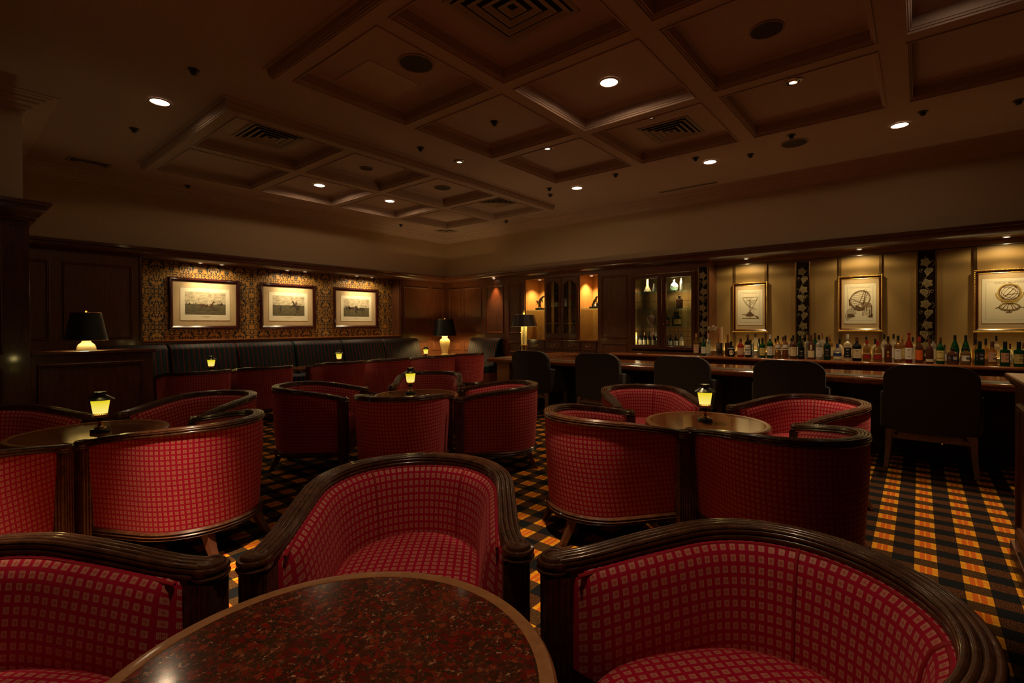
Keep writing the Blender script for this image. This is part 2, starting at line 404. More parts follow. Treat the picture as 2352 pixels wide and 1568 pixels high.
ra.prism([(0, 0), (-.022, .004), (-.030, .016), (-.022, .030), (0, .034)], lambda a, b: (NX0, YN+a, NZ0-.034+b), lambda a, b: (NX1, YN+a, NZ0-.034+b))
ra.box(NX0, NX1, YN, NYB, NZ0-.034, NZ0)
struct(ra, 'trim_2', 'wood_bar', 'glossy wooden rail above the sofa', smooth=40)
# east panelling with openings
we = MB()
def eb(y0, y1, z0, z1, d=.6): we.box(XE, XE+d, y0, y1, z0, z1)
eb(6.09, YN, 0, 2.2); eb(6.03, 6.09, 0, 2.2); eb(3.72, 4.37, 0, 2.2); eb(4.37, 6.03, 2.10, 2.2); eb(2.45, 3.72, 2.03, 2.2); eb(2.45, 3.72, 0, .78); eb(4.37, 6.03, 0, .12)
we.box(XE+.5, XE+.6, 4.37, 6.03, 0, 2.2); we.box(XE+.46, XE+.6, 2.70, 3.72, 0, 2.2); eb(2.45, 2.66, .78, 2.03, .55)
for y0, y1 in ((7.82, 8.20), (7.18, 7.74), (6.56, 7.04), (6.12, 6.43)):
    we.frame((XE, y0, 1.04), Y3, Z3, -X3, y1-y0, .99, PANEL)
    we.frame((XE, y0, .66), Y3, Z3, -X3, y1-y0, .22, PANEL)
we.frame((XE, 3.80, .98), Y3, Z3, -X3, .50, 1.07, PANEL); we.frame((XE, 3.80, .40), Y3, Z3, -X3, .50, .50, PANEL)
struct(we, 'wall_east_panelling', 'wood_wall', 'dark wood panelling and cabinet surrounds of the right hand wall')
sf = MB(); sf.box(XE, XE+.36, -3.2, 2.45, 2.17, 2.2); struct(sf, 'trim_3', 'wood', 'wood soffit over the bottle shelf')
# wood cornice along both walls
CP = [(0, 2.166), (.05, 2.166), (.055, 2.17), (.06, 2.174), (.085, 2.185), (.10, 2.205), (.115, 2.22), (.115, 2.245), (.135, 2.255), (.14, 2.285), (.12, 2.295), (0, 2.30)]
co = MB()
co.grid([[(-3.0, YN-a, z) for a, z in CP], [(XE-a, YN-a, z) for a, z in CP], [(XE-a, -3.2, z) for a, z in CP]])
struct(co, 'trim_4', 'wood', 'glossy dark wood cornice running round both walls', smooth=50)
# painted crown at the ceiling
KP = [(0, 3.045), (.02, 3.045), (.025, 3.062), (.045, 3.07), (.06, 3.095), (.09, 3.105), (.10, 3.125), (.13, 3.13), (.135, 3.145), (.17, 3.15), (.175, 3.158), (.21, 3.16), (.215, 3.17)]
cr = MB()
cr.grid([[(-3.0, 5.95-a, z) for a, z in KP], [(.55+a, 5.95-a, z) for a, z in KP], [(.55+a, YN-a, z) for a, z in KP], [(XE-a, YN-a, z) for a, z in KP], [(XE-a, -3.2, z) for a, z in KP]])
struct(cr, 'trim_5', 'paint_trim', 'stepped plaster crown moulding under the ceiling', smooth=30)
# ceiling with two dropped coffered fields
S1 = (1.66, 6.50, 4.62, 7.22); S2 = (1.68, 5.42, -1.25, 3.85)
ce = MB()
xs = [-3.2, 1.66, 1.68, 5.42, 6.50, 8.2]; ys = [-3.4, -1.25, 3.85, 4.62, 7.22, 8.9]
for i in range(5):
    for j in range(5):
        cx, cy = (xs[i]+xs[i+1])/2, (ys[j]+ys[j+1])/2
        if any(a < cx < b and c < cy < d for a, b, c, d in (S1, S2)): continue
        ce.box(xs[i], xs[i+1], ys[j], ys[j+1], ZC, ZC+.12)
struct(ce, 'ceiling', 'paint_ceiling', 'flat brownish plaster ceiling')
def slab(R, cellsx, cellsy, label):
    m = MB(); x0, x1, y0, y1 = R
    m.frame((x0, y0, 0), X3, Y3, Z3, x1-x0, y1-y0, [(-.035, ZC+.001), (-.035, ZC-.004), (-.012, ZC-.012), (-.006, ZC-.05), (.0, ZC-.058), (.0, ZC-.068), (.008, ZC-.070), (.010, ZC-.082), (.018, ZC-.084), (.020, ZS)])
    gx = [x0+.02]+[a for c in cellsx for a in c]+[x1-.02]; gy = [y0+.02]+[a for c in cellsy for a in c]+[y1-.02]
    for i in range(len(gx)-1):
        for j in range(len(gy)-1):
            if i % 2 and j % 2:
                w_, h_ = gx[i+1]-gx[i], gy[j+1]-gy[j]
                m.frame((gx[i], gy[j], 0), X3, Y3, Z3, w_, h_, [(-.0, ZS), (.0, ZS-.008), (.010, ZS-.008), (.012, ZS+.004), (.020, ZS+.006), (.024, ZS+.018), (.030, ZS+.020), (.036, ZS+.09), (.05, ZT-.006), (.06, ZT)])
                m.box(gx[i]+.05, gx[i+1]-.05, gy[j]+.05, gy[j+1]-.05, ZT, ZT+.05)
            else: m.quad((gx[i], gy[j], ZS), (gx[i], gy[j+1], ZS), (gx[i+1], gy[j+1], ZS), (gx[i+1], gy[j], ZS))
    m.box(x0, x1, y0, y1, ZT+.06, ZT+.1)
    return m
c1x = [(1.78+1.18*k, 1.78+1.18*k+1.06) for k in range(4)]
struct(slab(S1, c1x, [(4.745, 5.825), (5.955, 7.075)], ''), 'ceiling_coffers', 'paint_ceiling', 'dropped coffered ceiling field in front of the horse prints')
c2x = [(1.80, 2.86), (2.97, 4.04), (4.16, 5.28)]
struct(slab(S2, c2x, [(-1.0, .07), (.22, 1.29), (1.43, 2.51), (2.63, 3.73)], ''), 'ceiling_coffers', 'paint_ceiling', 'dropped coffered ceiling field over the round tables')
# ------------------------------------------------------------------ left wood pillar and partition
t = empty('panelled_pillar', (-1.2, 6.6, 0), 0, 'tall dark wood panelled cabinet wall with heavy crown at the left edge', 'panelling')
def loc(o, px, py): o.location = (-px, -py, 0); return o
m = MB(); m.box(-3.0, .58, 5.9, YN-.01, 0, 2.12)
for x0, x1 in ((-.62, .42),):
    m.frame((x0, 5.9, .98), X3, Z3, -Y3, x1-x0, 1.08, PANEL); m.frame((x0, 5.9, .16), X3, Z3, -Y3, x1-x0, .70, PANEL)
loc(m.build('body', 'wood', t, bevel=.002), -1.2, 6.6)
m = MB(); KC = [(0, 2.10), (.03, 2.105), (.035, 2.13), (.06, 2.15), (.075, 2.18), (.10, 2.20), (.10, 2.235), (.13, 2.245), (.13, 2.27), (-.03, 2.28)]
m.grid([[(-3.0, 5.9-a, z) for a, z in KC], [(.58+a, 5.9-a, z) for a, z in KC], [(.58+a, YN-.15, z) for a, z in KC]])
loc(m.build('crown', 'wood', t, smooth=40), -1.2, 6.6)
t = empty('low_partition', (1.02, 6.1, 0), 0, 'low dark wood panelled partition carrying the squat lamp', 'partition')
m = MB(); m.box(.585, 1.45, 5.95, 6.24, 0, .955); m.frame((.62, 5.95, .14), X3, Z3, -Y3, .76, .74, PANEL)
loc(m.build('body', 'wood', t, bevel=.002), 1.02, 6.1)
m = MB(); m.box(.585, 1.475, 5.925, 6.27, .955, .985); loc(m.build('cap', 'wood', t, bevel=.006), 1.02, 6.1)
# near panelled end at the right edge
t = empty('service_station', (2.6, -.72, 0), 0, 'dark wood waist high station with overhanging top at the right edge', 'cabinet')
m = MB(); m.box(1.9, 3.44, -1.1, -.375, 0, .915); m.box(1.9, 3.455, -1.1, -.36, 0, .11)
m.frame((2.0, -.375, .2), X3, Z3, Y3, 1.3, .62, PANEL)
loc(m.build('body', 'wood', t, bevel=.003), 2.6, -.72)
m = MB(); m.box(1.86, 3.475, -1.13, -.34, .92, .95); m.box(1.9, 3.455, -1.1, -.355, .90, .92); loc(m.build('top', 'wood', t, bevel=.006), 2.6, -.72)
# ------------------------------------------------------------------ red tub chairs
def upath(r, yf, n=28, yc=-.02):
    """left front -> round the back -> right front: (x, y, arc, nx, ny)"""
    P = []; L = yf-yc
    for k in range(7): P.append((-r, yf-L*k/6, -1, 0))
    for k in range(1, n):
        a = PI+PI*k/n; P.append((r*math.cos(a), yc+r*math.sin(a), math.cos(a), math.sin(a)))
    for k in range(7): P.append((r, yc+L*k/6, 1, 0))
    s = 0; out = []
    for i, p in enumerate(P):
        if i: s += math.hypot(p[0]-P[i-1][0], p[1]-P[i-1][1])
        out.append((p[0], p[1], s, p[2], p[3]))
    return out
def rimz(y):
    t = min(1, max(0, (.315-y)/.62)); t = math.sin(t*PI/2)
    return .607+.075*t          # underside height of the rail body centre
def make_tub():
    root = empty('tub_chair', (0, 0, 0))
    # moulded top rail with scrolled ends
    prof = [(-.030, -.022), (.030, -.022)]
    for k in range(5): a = -PI/2+PI*k/4; prof.append((.030+.0085*math.cos(a), -.0125+.0095*math.sin(a)))
    for k in range(5): a = -PI/2+PI*k/4; prof.append((.031+.0065*math.cos(a), .0045+.0075*math.sin(a)))
    for q in range(4):
        cx = .0262-.0175*q
        for k in range(6): a = PI*k/5; prof.append((cx+.00875*math.cos(a), .014+.0085*math.sin(a)+.003*(1-abs(cx)/.03)))
    for k in range(5): a = PI/2+PI*k/4; prof.append((-.031+.0065*math.cos(a), .0045+.0075*math.sin(a)))
    for k in range(5): a = PI/2+PI*k/4; prof.append((-.030+.0085*math.cos(a), -.0125+.0095*math.sin(a)))
    m = MB(); rows = []
    for x, y, s, nx, ny in upath(.3135, .315, 40):
        z = rimz(y); k = max(0, (y-.20)/.115); off = .016*k*k; x += off*(1 if x > 0 else -1)
        rows.append([(x+nx*a*.78, y+ny*a*.78, z+b*.80) for a, b in prof])
    m.grid(rows, True); n = len(prof)
    m.f.append(list(range(n))[::-1]); m.mi.append(0); m.f.append([len(m.v)-n+j for j in range(n)]); m.mi.append(0)
    for sx in (-1, 1):
        m.lathe([(a*.9, b*.85) for a, b in [(.0, -.026), (.040, -.026), (.047, -.020), (.0485, -.013), (.044, -.006), (.046, .000), (.0475, .006), (.044, .013), (.037, .014), (.037, .019), (.033, .024), (.024, .0245), (.022, .021), (.0, .023)]], (sx*.334, .318, rimz(.318)), 28)
    m.build('top_rail', 'wood_rim', root, smooth=45)
    # outer upholstery
    po = upath(1.0, .28, 40); Z = [.175, .24, .32, .40, .48, .56, .64, .70]
    m = MB(); rows = []; uvs = []
    for z in Z:
        row = []; ur = []
        for x, y, s, nx, ny in upath(.313+.022*min(1, (z-.175)/.35), .285, 40):
            zz = min(z, rimz(y)-.014); row.append((x, y, zz)); ur.append((s, zz))
        rows.append(row); uvs.append(ur)
    m.grid(rows[::-1], uvs=uvs[::-1]); m.build('outer_back', 'fabric_red', root, smooth=60)
    # inner padded back
    m = MB(); rows = []; uvs = []; off = [-.004, .022, .040, .052, .062, .070, .074, .070]
    H = [1, .985, .93, .82, .64, .45, .25, 0]; V = [None]*80
    for k, h in enumerate(H):
        row = []; ur = []
        for i, (x, y, s, nx, ny) in enumerate(upath(.300, .283, 40)):
            zt = rimz(y)-.014; z = .36+(zt-.36)*h; b = off[k]
            f = min(1, max(0, (.283-y)/.06)); b *= math.sqrt(f)
            p_ = Vector((x-nx*b, y-ny*b, z)); row.append(tuple(p_))
            V[i] = (0, p_) if V[i] is None else (V[i][0]+(p_-V[i][1]).length, p_)
            ur.append((s+.006, -V[i][0]))
        rows.append(row); uvs.append(ur)
    m.grid(rows, uvs=uvs); b = m.build('backrest', 'fabric_red', root, smooth=70)
    m = MB()
    for sd in (-1, 1):
        a = -PI/2+sd*math.radians(38); path = []
        for k, h in enumerate(H[:-1]):
            y = -.02+.300*math.sin(a); zt = rimz(y)-.014; z = .36+(zt-.36)*h; r = .300-off[k]-.001
            path.append((r*math.cos(a), -.02+r*math.sin(a), z))
        m.tube(path, .0042, 6)
    pp = [(x-nx*.012, y-ny*.012, rimz(y)-.022) for x, y, s, nx, ny in upath(.291, .27, 40)]
    m.tube(pp, .0045, 6); m.build('piping', 'piping_red', b, smooth=60)
    # seat cushion, front boxed edge
    m = MB(); rows = []; uvs = []
    def outl(s, n=48):
        P = []
        for k in range(n):
            a = 2*PI*k/n; x = .245*math.cos(a); y = .0+.29*math.sin(a)
            if y > 0: x = .245*(abs(math.cos(a))**.35)*(1 if math.cos(a) > 0 else -1)
            y = min(y, .275)
            P.append((x*s, y*s))
        return P
    for s, z in ((1.0, .27), (1.0, .36), (1.0, .385), (.985, .405), (.94, .42), (.8, .436), (.5, .446), (.2, .45), (.001, .45)):
        P = outl(s); rows.append([(x, y, z) for x, y in P]); uvs.append([(x+(.0 if z > .4 else 0), y+(z if z < .4 else 0)) for x, y in P])
    m.grid(rows, True, uvs=[u for u in uvs]); m.build('seat', 'fabric_red', root, smooth=60)
    # posts doubling as front legs
    for sx in (-1, 1):
        m = MB(); x0 = sx*.3275
        pts = []
        hw, hd = .036, .036
        for side in range(4):
            for k in range(5):
                for j, g in ((.15, .0), (.5, .0035), (.85, .0)):
                    t_ = (k+j)/5*2-1
                    d = 1 if j == .5 else .9
                    p = {0: (t_*hw, -hd*(1.0 if j == .5 else .93)), 1: (hw*(1.0 if j == .5 else .93), t_*hd), 2: (-t_*hw, hd*(1.0 if j == .5 else .93)), 3: (-hw*(1.0 if j == .5 else .93), -t_*hd)}[side]
                    pts.append(p)
        rows = []
        for z, s in ((0.0, .70), (.05, .78), (.16, 1), (.585, 1)): rows.append([(x0+a*s, .312+b_*s, z) for a, b_ in pts])
        m.grid(rows, True); nn = len(pts); m.f.append(list(range(nn))[::-1]); m.mi.append(0)
        m.build('front_leg', 'wood_rim', root, smooth=20)
    # base rail
    m = MB(); rows = []
    pr = [(-.05, .135), (.008, .135), (.014, .140), (.008, .147), (.015, .154), (.008, .161), (.013, .168), (.004, .178), (-.05, .178)]
    for x, y, s, nx, ny in upath(.316, .30, 40): rows.append([(x+nx*a, y+ny*a, z) for a, z in pr])
    m.grid(rows, True); m.box(-.30, .30, .285, .318, .135, .27); m.build('base_rail', 'wood_rim', root, smooth=40)
    for sx in (-1, 1):
        m = MB(); rows = []
        for z, oy, w in ((.16, 0, .024), (.11, -.012, .022), (.06, -.034, .019), (.012, -.062, .017), (.0, -.064, .017)):
            cx, cy = sx*(.165+(-oy)*.25), -.255+oy
            rows.append([(cx-w, cy-w, z), (cx+w, cy-w, z), (cx+w, cy+w, z), (cx-w, cy+w, z)])
        m.grid(rows, True); m.f.append([len(m.v)-4+k for k in range(4)]); m.mi.append(0)
        m.build('rear_leg', 'wood_leg', root, smooth=30, bevel=.003)
    return root
TUB = make_tub(); TUB['label'] = 'x'; TUB['category'] = 'chair'
CH = [  # x, y, facing x, facing y, label, group
 (.985, 1.28, -.70, -.66, 'red checked tub chair facing the camera across the near granite table', 'tub chairs round the near granite table'),
 (1.01, .250, -.75, .66, 'red checked tub chair at the lower right corner, nearest to the camera', 'tub chairs round the near granite table'),
 (-.015, 1.42, .58, -.82, 'red checked tub chair cut off by the lower left corner', 'tub chairs round the near granite table'),
 (.95, 3.17, -.46, .89, 'red tub chair seen from behind with its back brightly lit, left foreground', 'tub chairs round the left table'),
 (-.03, 3.29, .72, .69, 'red tub chair cut off by left edge, beside the brightly lit chair back', 'tub chairs round the left table'),
 (1.27, 4.04, -.91, -.42, 'red tub chair beyond the left table, open towards the camera, right of its lantern', 'tub chairs round the left table'),
 (.25, 4.35, .55, -.83, 'dim red tub chair beyond the left table, cut off by the left edge', 'tub chairs round the left table'),
 (2.33, 3.11, .757, .653, 'red tub chair with its back square to the camera at the centre table', 'tub chairs round the centre table'),
 (2.17, 4.08, .68, -.73, 'red tub chair left of the centre table, seen from its side, bright left edge', 'tub chairs round the centre table'),
 (3.15, 2.86, -.70, .71, 'red tub chair right of the centre table, seen from its side', 'tub chairs round the centre table'),
 (3.34, 3.98, -.70, -.71, 'red tub chair on the far side of the centre table behind the lantern', 'tub chairs round the centre table'),
 (2.555, 1.455, .79, -.61, 'red tub chair near left of the right table, seen from behind, on slim splayed legs', 'tub chairs round the right table'),
 (2.72, .52, .66, .75, 'dark red tub chair near right of the right table, seen from behind', 'tub chairs round the right table'),
 (3.56, 1.66, -.68, -.73, 'red tub chair far left of the right table, left of its lantern', 'tub chairs round the right table'),
 (3.70, .58, -.80, .60, 'red tub chair far right of the right table, in front of the bar chairs', 'tub chairs round the right table'),
]
RX = [(2.04, 'leftmost of the six red tub chairs in the row along the striped sofa'), (2.79, 'second from left of the six red tub chairs along the striped sofa'),
      (3.88, 'third from left of the six red tub chairs along the striped sofa'), (4.70, 'fourth from left of the six red tub chairs along the striped sofa'),
      (5.68, 'fifth from left of the six red tub chairs along the striped sofa'), (6.42, 'rightmost of the six red tub chairs along the striped sofa')]
CH += [(x, 6.62, .0, 1.0, l, 'tub chairs in a row along the sofa') for x, l in RX]
first = True
for x, y, fx, fy, lab, g in CH:
    rz = math.atan2(-fx, fy)
    if first: TUB.location = (x, y, 0); TUB.rotation_euler = (0, 0, rz); TUB['label'] = lab; TUB['group'] = g; first = False
    else: dup(TUB, (x, y, 0), rz, lab, g)
# ------------------------------------------------------------------ round granite tables
def make_table(stone, edge, z=.60, r=.375):
    root = empty('round_table', (0, 0, 0)); root['category'] = 'table'
    m = MB(); m.lathe([(0, z-.03), (r-.034, z-.03), (r-.030, z), (0, z)], seg=96); m.build('stone_top', stone, root, smooth=30)
    m = MB(); m.lathe([(r-.031, z-.03), (r-.031, z+.0005), (r-.028, z+.001), (r-.006, z+.001), (r, z-.006), (r, z-.045), (r-.008, z-.052), (r-.05, z-.052)], seg=96); m.build('edge_band', edge, root, smooth=30)
    m = MB(); m.lathe([(.06, z-.05), (.06, z-.06), (.035, z-.09), (.03, .30), (.04, .12), (.06, .07), (.20, .035), (.22, .012), (.22, 0)], seg=32); m.build('pedestal', 'black_metal', root, smooth=40)
    return root
t = make_table('granite', 'wood_edge', .60, .385); t.location = (.42, .765, 0); t['label'] = 'near round table of red speckled granite with light wood edge'; t['group'] = 'round lounge tables'
t = make_table('granite_brown', 'wood_edge', .585); t.location = (.625, 3.80, 0); t['label'] = 'round brown granite table at the left under a lantern'; t['group'] = 'round lounge tables'
t1 = t
dup(t1, (2.80, 3.52, 0), 0, 'round brown granite table in the centre under a lantern', 'round lounge tables')
dup(t1, (3.13, 1.05, 0), 0, 'round brown granite table at the right reflecting a framed print', 'round lounge tables')
# ------------------------------------------------------------------ lantern lamps
def make_lantern():
    root = empty('table_lantern', (0, 0, 0)); root['category'] = 'lamp'
    m = MB(); m.lathe([(0, 0), (.046, 0), (.049, .004), (.049, .016), (.046, .021), (.032, .023), (.0, .023)], seg=32); m.build('base', 'green_marble', root, smooth=35)
    m = MB(); m.lathe([(.030, .023), (.029, .028), (.017, .032), (.013, .038), (.013, .060), (.016, .064), (.016, .066), (.0, .066)], seg=24); m.build('stem', 'brass', root, smooth=35)
    m = MB(); m.lathe([(0, .064), (.014, .064), (.020, .070), (.021, .082), (.014, .085), (0, .086)], seg=24); m.build('collar', 'black_metal', root, smooth=35)
    m = MB(); m.lathe([(.014, .085), (.030, .090), (.033, .092)], seg=32)
    for k in range(20):
        a = 2*PI*k/20; m.tube([(.033*math.cos(a), .033*math.sin(a), .090), (.034*math.cos(a), .034*math.sin(a), .110)], .0014, 5)
    for z in (.091, .097, .103, .110): m.lathe([(.0325, z-.001), (.0352, z-.001), (.0352, z+.001), (.0325, z+.001)], seg=32)
    m.build('gallery', 'brass', root, smooth=35)
    m = MB(); m.lathe([(0, .108), (.030, .108), (.034, .112), (.0435, .180), (.044, .192), (.0, .192)], seg=32); m.build('glass_shade', 'lantern_glass', root, smooth=40)
    m = MB(); m.lathe([(.045, .188), (.066, .190), (.067, .193), (.050, .204), (.034, .214), (.028, .220), (.028, .232), (.031, .234), (.031, .237), (.026, .237), (.026, .222), (.045, .196)], seg=32); m.build('cap', 'cap_metal', root, smooth=35)
    return root
LAN = make_lantern()
LP = [(.655, 3.745, .585, 'glowing yellow lantern on the left round table'), (2.79, 3.59, .585, 'glowing yellow lantern on the centre round table'), (3.14, 1.06, .585, 'glowing yellow lantern on the right round table'),
      (2.36, 7.15, .585, 'small yellow lantern at the left end of the striped sofa'), (4.13, 7.10, .585, 'small yellow lantern at the middle of the striped sofa'), (5.83, 7.05, .585, 'small yellow lantern beside the cream vase lamp in the corner')]
for i, (x, y, z, lab) in enumerate(LP):
    o = LAN if i == 0 else dup(LAN, (x, y, z), 0)
    o.location = (x, y, z); o['label'] = lab; o['group'] = 'glowing table lanterns'
    point('lantern_bulb', (x, y, z+.262), .9, .02, (1, .75, .25))
    point('lantern_bulb', (x, y, z+.078), .0, .02, (1, .75, .25)) if False else None
# ------------------------------------------------------------------ tables by the sofa
def rect_table(x0, x1, y0, y1, z, lab):
    root = empty('rectangular_table', ((x0+x1)/2, (y0+y1)/2, 0), 0, lab, 'table', 'tables along the sofa')
    a, b = (x1-x0)/2, (y1-y0)/2
    MB().box(-a, a, -b, b, z-.035, z).build('table_top', 'wood_bar', root, bevel=.006)
    for s in (-1, 1):
        m = MB(); m.lathe([(.18, 0), (.18, .015), (.04, .04), (.03, .08), (.03, z-.06), (.09, z-.035)], (s*a*.55, 0, 0), 24); m.build('pedestal', 'black_metal', root, smooth=40)
rect_table(1.95, 2.95, 6.98, 7.48, .585, 'wooden table at the left end of the striped sofa')
rect_table(3.45, 4.95, 6.98, 7.48, .585, 'wooden table at the middle of the striped sofa')
rect_table(5.35, 6.50, 6.99, 7.44, .585, 'wooden table at the right end of the striped sofa')
# ------------------------------------------------------------------ banquettes
def banquette(name, x0, x1, n, flip, lab, material, origin):
    """local: length along x, back towards +y at y=0"""
    root = empty(name, origin[:3], origin[3], lab, 'sofa', 'striped banquettes round the corner')
    L = x1-x0
    MB().box(x0, x1, -.62, -.03, 0, .28).build('plinth', 'wood', root, bevel=.003)
    for k in range(n):
        a, b = x0+L*k/n, x0+L*(k+1)/n
        m = MB(); m.box(a+.004, b-.004, -.66, -.16, .28, .43); m.build('seat_cushion', material, root, bevel=.03, smooth=60)
        m = MB(); m.prism([(-.30, .40), (-.17, .90), (-.10, .955), (-.02, .955), (-.005, .88), (-.02, .40)], lambda p, q: (a+.004, p, q), lambda p, q: (b-.004, p, q)); m.build('back_cushion', material, root, bevel=.025, smooth=60)
    return root
banquette('banquette', -2.72, 2.53, 6, 0, 'long dark teal sofa with red pinstripes under the horse prints', 'sofa_x', (4.00, YN-.018, 0, 0))
banquette('banquette', -.42, .42, 1, 0, 'short striped sofa section on the right hand wall beyond the corner', 'sofa_x', (XE-.018, 6.97, 0, -PI/2))
# corner shelf table between the two sofas
t = empty('corner_table', (6.98, 7.80, 0), 0, 'wooden corner table carrying the cream vase lamp', 'table')
m = MB(); m.box(-.42, .46, -.38, .47, .565, .60); m.build('table_top', 'wood_bar', t, bevel=.005)
m = MB(); m.box(-.38, .46, -.34, .47, 0, .565); m.build('body', 'wood', t, bevel=.003)
# ------------------------------------------------------------------ shaded lamps
def shade(root, z0, z1, r0, r1, material='shade_black', rim='brass'):
    m = MB(); m.lathe([(r0, z0), (r1, z1)], seg=48); m.v, m.f, m.mi = m.v, m.f[:-2], m.mi[:-2]
    s = m.build('lamp_shade', material, root, smooth=60)
    m = MB(); m.lathe([(r0-.004, z0+.001), (r1-.004, z1-.001)], seg=48); m.f = m.f[:-2]; m.mi = m.mi[:-2]; m.build('shade_lining', 'shade_inside', s, smooth=60)
    m = MB()
    for z, r in ((z0, r0), (z1, r1)): m.tube([(r*math.cos(2*PI*k/48), r*math.sin(2*PI*k/48), z) for k in range(48)], .0025, 6, True)
    m.build('shade_rim', rim, s, smooth=60)
# squat lamp on the partition
t = empty('table_lamp', (.975, 6.12, .985), 0, 'table lamp with squat white jar base and wide black shade on the partition', 'lamp')
m = MB(); m.lathe([(.07, 0), (.072, .006), (.070, .03), (.060, .055), (.040, .072), (.034, .082), (.036, .098), (.041, .104), (.030, .110), (0, .112)], seg=36); m.build('lamp_base', 'ceramic_white', t, smooth=50)
shade(t, .095, .355, .160, .112)
m = MB(); m.lathe([(.004, .11), (.004, .36), (.009, .362), (.010, .372), (.0, .378)], seg=12); m.build('finial', 'brass', t, smooth=50)
point('lamp_bulb', (.975, 6.12, .985+.20), 3.5, .03, (1, .80, .38))
# vase lamp in the corner
t = empty('table_lamp', (6.93, 7.76, .60), 0, 'table lamp with ribbed cream vase base and tall black shade in the corner', 'lamp')
m = MB()
m.lathe([(.085, 0), (.085, .012), (.06, .02), (.058, .03), (.065, .05), (.072, .10), (.098, .20), (.110, .27), (.104, .305), (.070, .335), (.058, .35), (.056, .375), (.063, .385), (.04, .392), (0, .395)], seg=48)
m.v = [(x*(1+.025*math.cos(24*math.atan2(y, x))*(1 if z < .25 else 0)), y*(1+.025*math.cos(24*math.atan2(y, x))*(1 if z < .25 else 0)), z) for x, y, z in m.v]
m.build('lamp_base', 'ceramic_cream', t, smooth=50)
shade(t, .395, .745, .240, .178)
m = MB(); m.lathe([(.004, .39), (.004, .75), (.010, .752), (.010, .765), (.0, .772)], seg=12); m.build('finial', 'brass', t, smooth=50)
point('lamp_bulb', (6.93, 7.76, .60+.50), 22, .04, (1, .72, .30))
m = MB(); m.tube([(0, 0, .006), (.05, -.02, .012), (.09, .02, .02), (.12, .0, .008), (.10, -.05, .006)], .004, 6)
tag(m.build('lamp_cord', 'ceramic_white', None, smooth=60, loc=(7.03, 7.70, .60)), 'short white cord lying beside the cream vase lamp', 'cord')
# brass column lamp on the end of the bar
t = empty('table_lamp', (6.0, 4.86, .723), 0, 'lamp with bright column cluster and dark shade on the far end of the bar', 'lamp')
m = MB()
for k in range(4):
    a = PI/2*k; x, y = .040*math.cos(a), .040*math.sin(a)
    m.tube([(x, y, .02), (x, y, .17)], .008, 10)
m.lathe([(.075, 0), (.075, .012), (.05, .022), (0, .022)], seg=32); m.lathe([(.05, .085), (.052, .09), (.05, .095)], seg=24); m.build('lamp_base', 'brass', t, smooth=40)
m = MB()
for k in range(4):
    a = PI/2*k; x, y = .040*math.cos(a), .040*math.sin(a)
    m.tube([(x, y, .175), (x, y, .49)], .017, 14)
m.build('column', 'ceramic_cream', t, smooth=40)
m = MB(); m.lathe([(0, .165), (.066, .165), (.068, .170), (.066, .176), (0, .176)], seg=28)
for a, z in ((0, .34), (2.3, .37)): m.lathe([(0, -.008), (.008, 0), (0, .008)], (.06*math.cos(a), .06*math.sin(a), z), 10)
m.build('tray', 'brass', t, smooth=40)
shade(t, .465, .650, .212, .158, 'shade_brown', 'ceramic_cream')  # cream rim colour stands in for the glowing lower edge of the shade
m = MB(); m.lathe([(.004, .47), (.004, .650), (.012, .656), (.016, .672), (.020, .690), (.014, .714), (.0, .722)], seg=16); m.build('finial', 'gold', t, smooth=50)
point('lamp_bulb', (6.0, 4.86, .735+.56), 9.0, .03, (1, .80, .42))
# ------------------------------------------------------------------ bar counter
BX = 5.28
t = empty('bar_counter', (5.9, 1.9, 0), 0, 'long low bar counter of glossy wood with padded leather strip', 'bar counter')
def bb(m, name, mt, **k):
    o = m.build(name, mt, t, **k); o.location = (-5.9, -1.9, 0); return o
m = MB(); m.box(BX+.04, 6.12, -3.1, 4.95, .685, .722); m.box(6.12, 7.19, 4.42, 4.95, .685, .722); bb(m, 'counter_top', 'wood_bar', bevel=.003)
m = MB(); m.prism([(.05, .0), (.012, .004), (0, .02), (0, .045), (.012, .062), (.05, .066)], lambda a, b: (BX+a, -3.1, .662+b), lambda a, b: (BX+a, 4.98, .662+b)); m.prism([(.0, .0), (-.03, .004), (-.04, .02), (-.04, .045), (-.03, .062), (0, .066)], lambda a, b: (BX+.03, 4.95-a, .662+b), lambda a, b: (7.19, 4.95-a, .662+b)); bb(m, 'nosing', 'wood_bar', smooth=50)
m = MB()
for k in range(8): m.box(BX+.05, BX+.24, -3.1+k*1.0, -2.106+k*1.0, .722, .733)
bb(m, 'leather_strip', 'leather_strip', bevel=.004)
m = MB()
for k in range(8): m.box(5.72, 5.76, -3.1+k*.98, -2.13+k*.98, .12, .685)
m.box(5.70, 5.73, -3.1, 4.7, .0, .12); bb(m, 'front_panel', 'bar_front', bevel=.002)
m = MB(); m.box(5.36, 5.76, 4.62, 4.86, 0, .685); m.box(5.76, 7.15, 4.55, 4.80, 0, .685); bb(m, 'end_panel', 'wood_light', bevel=.003)
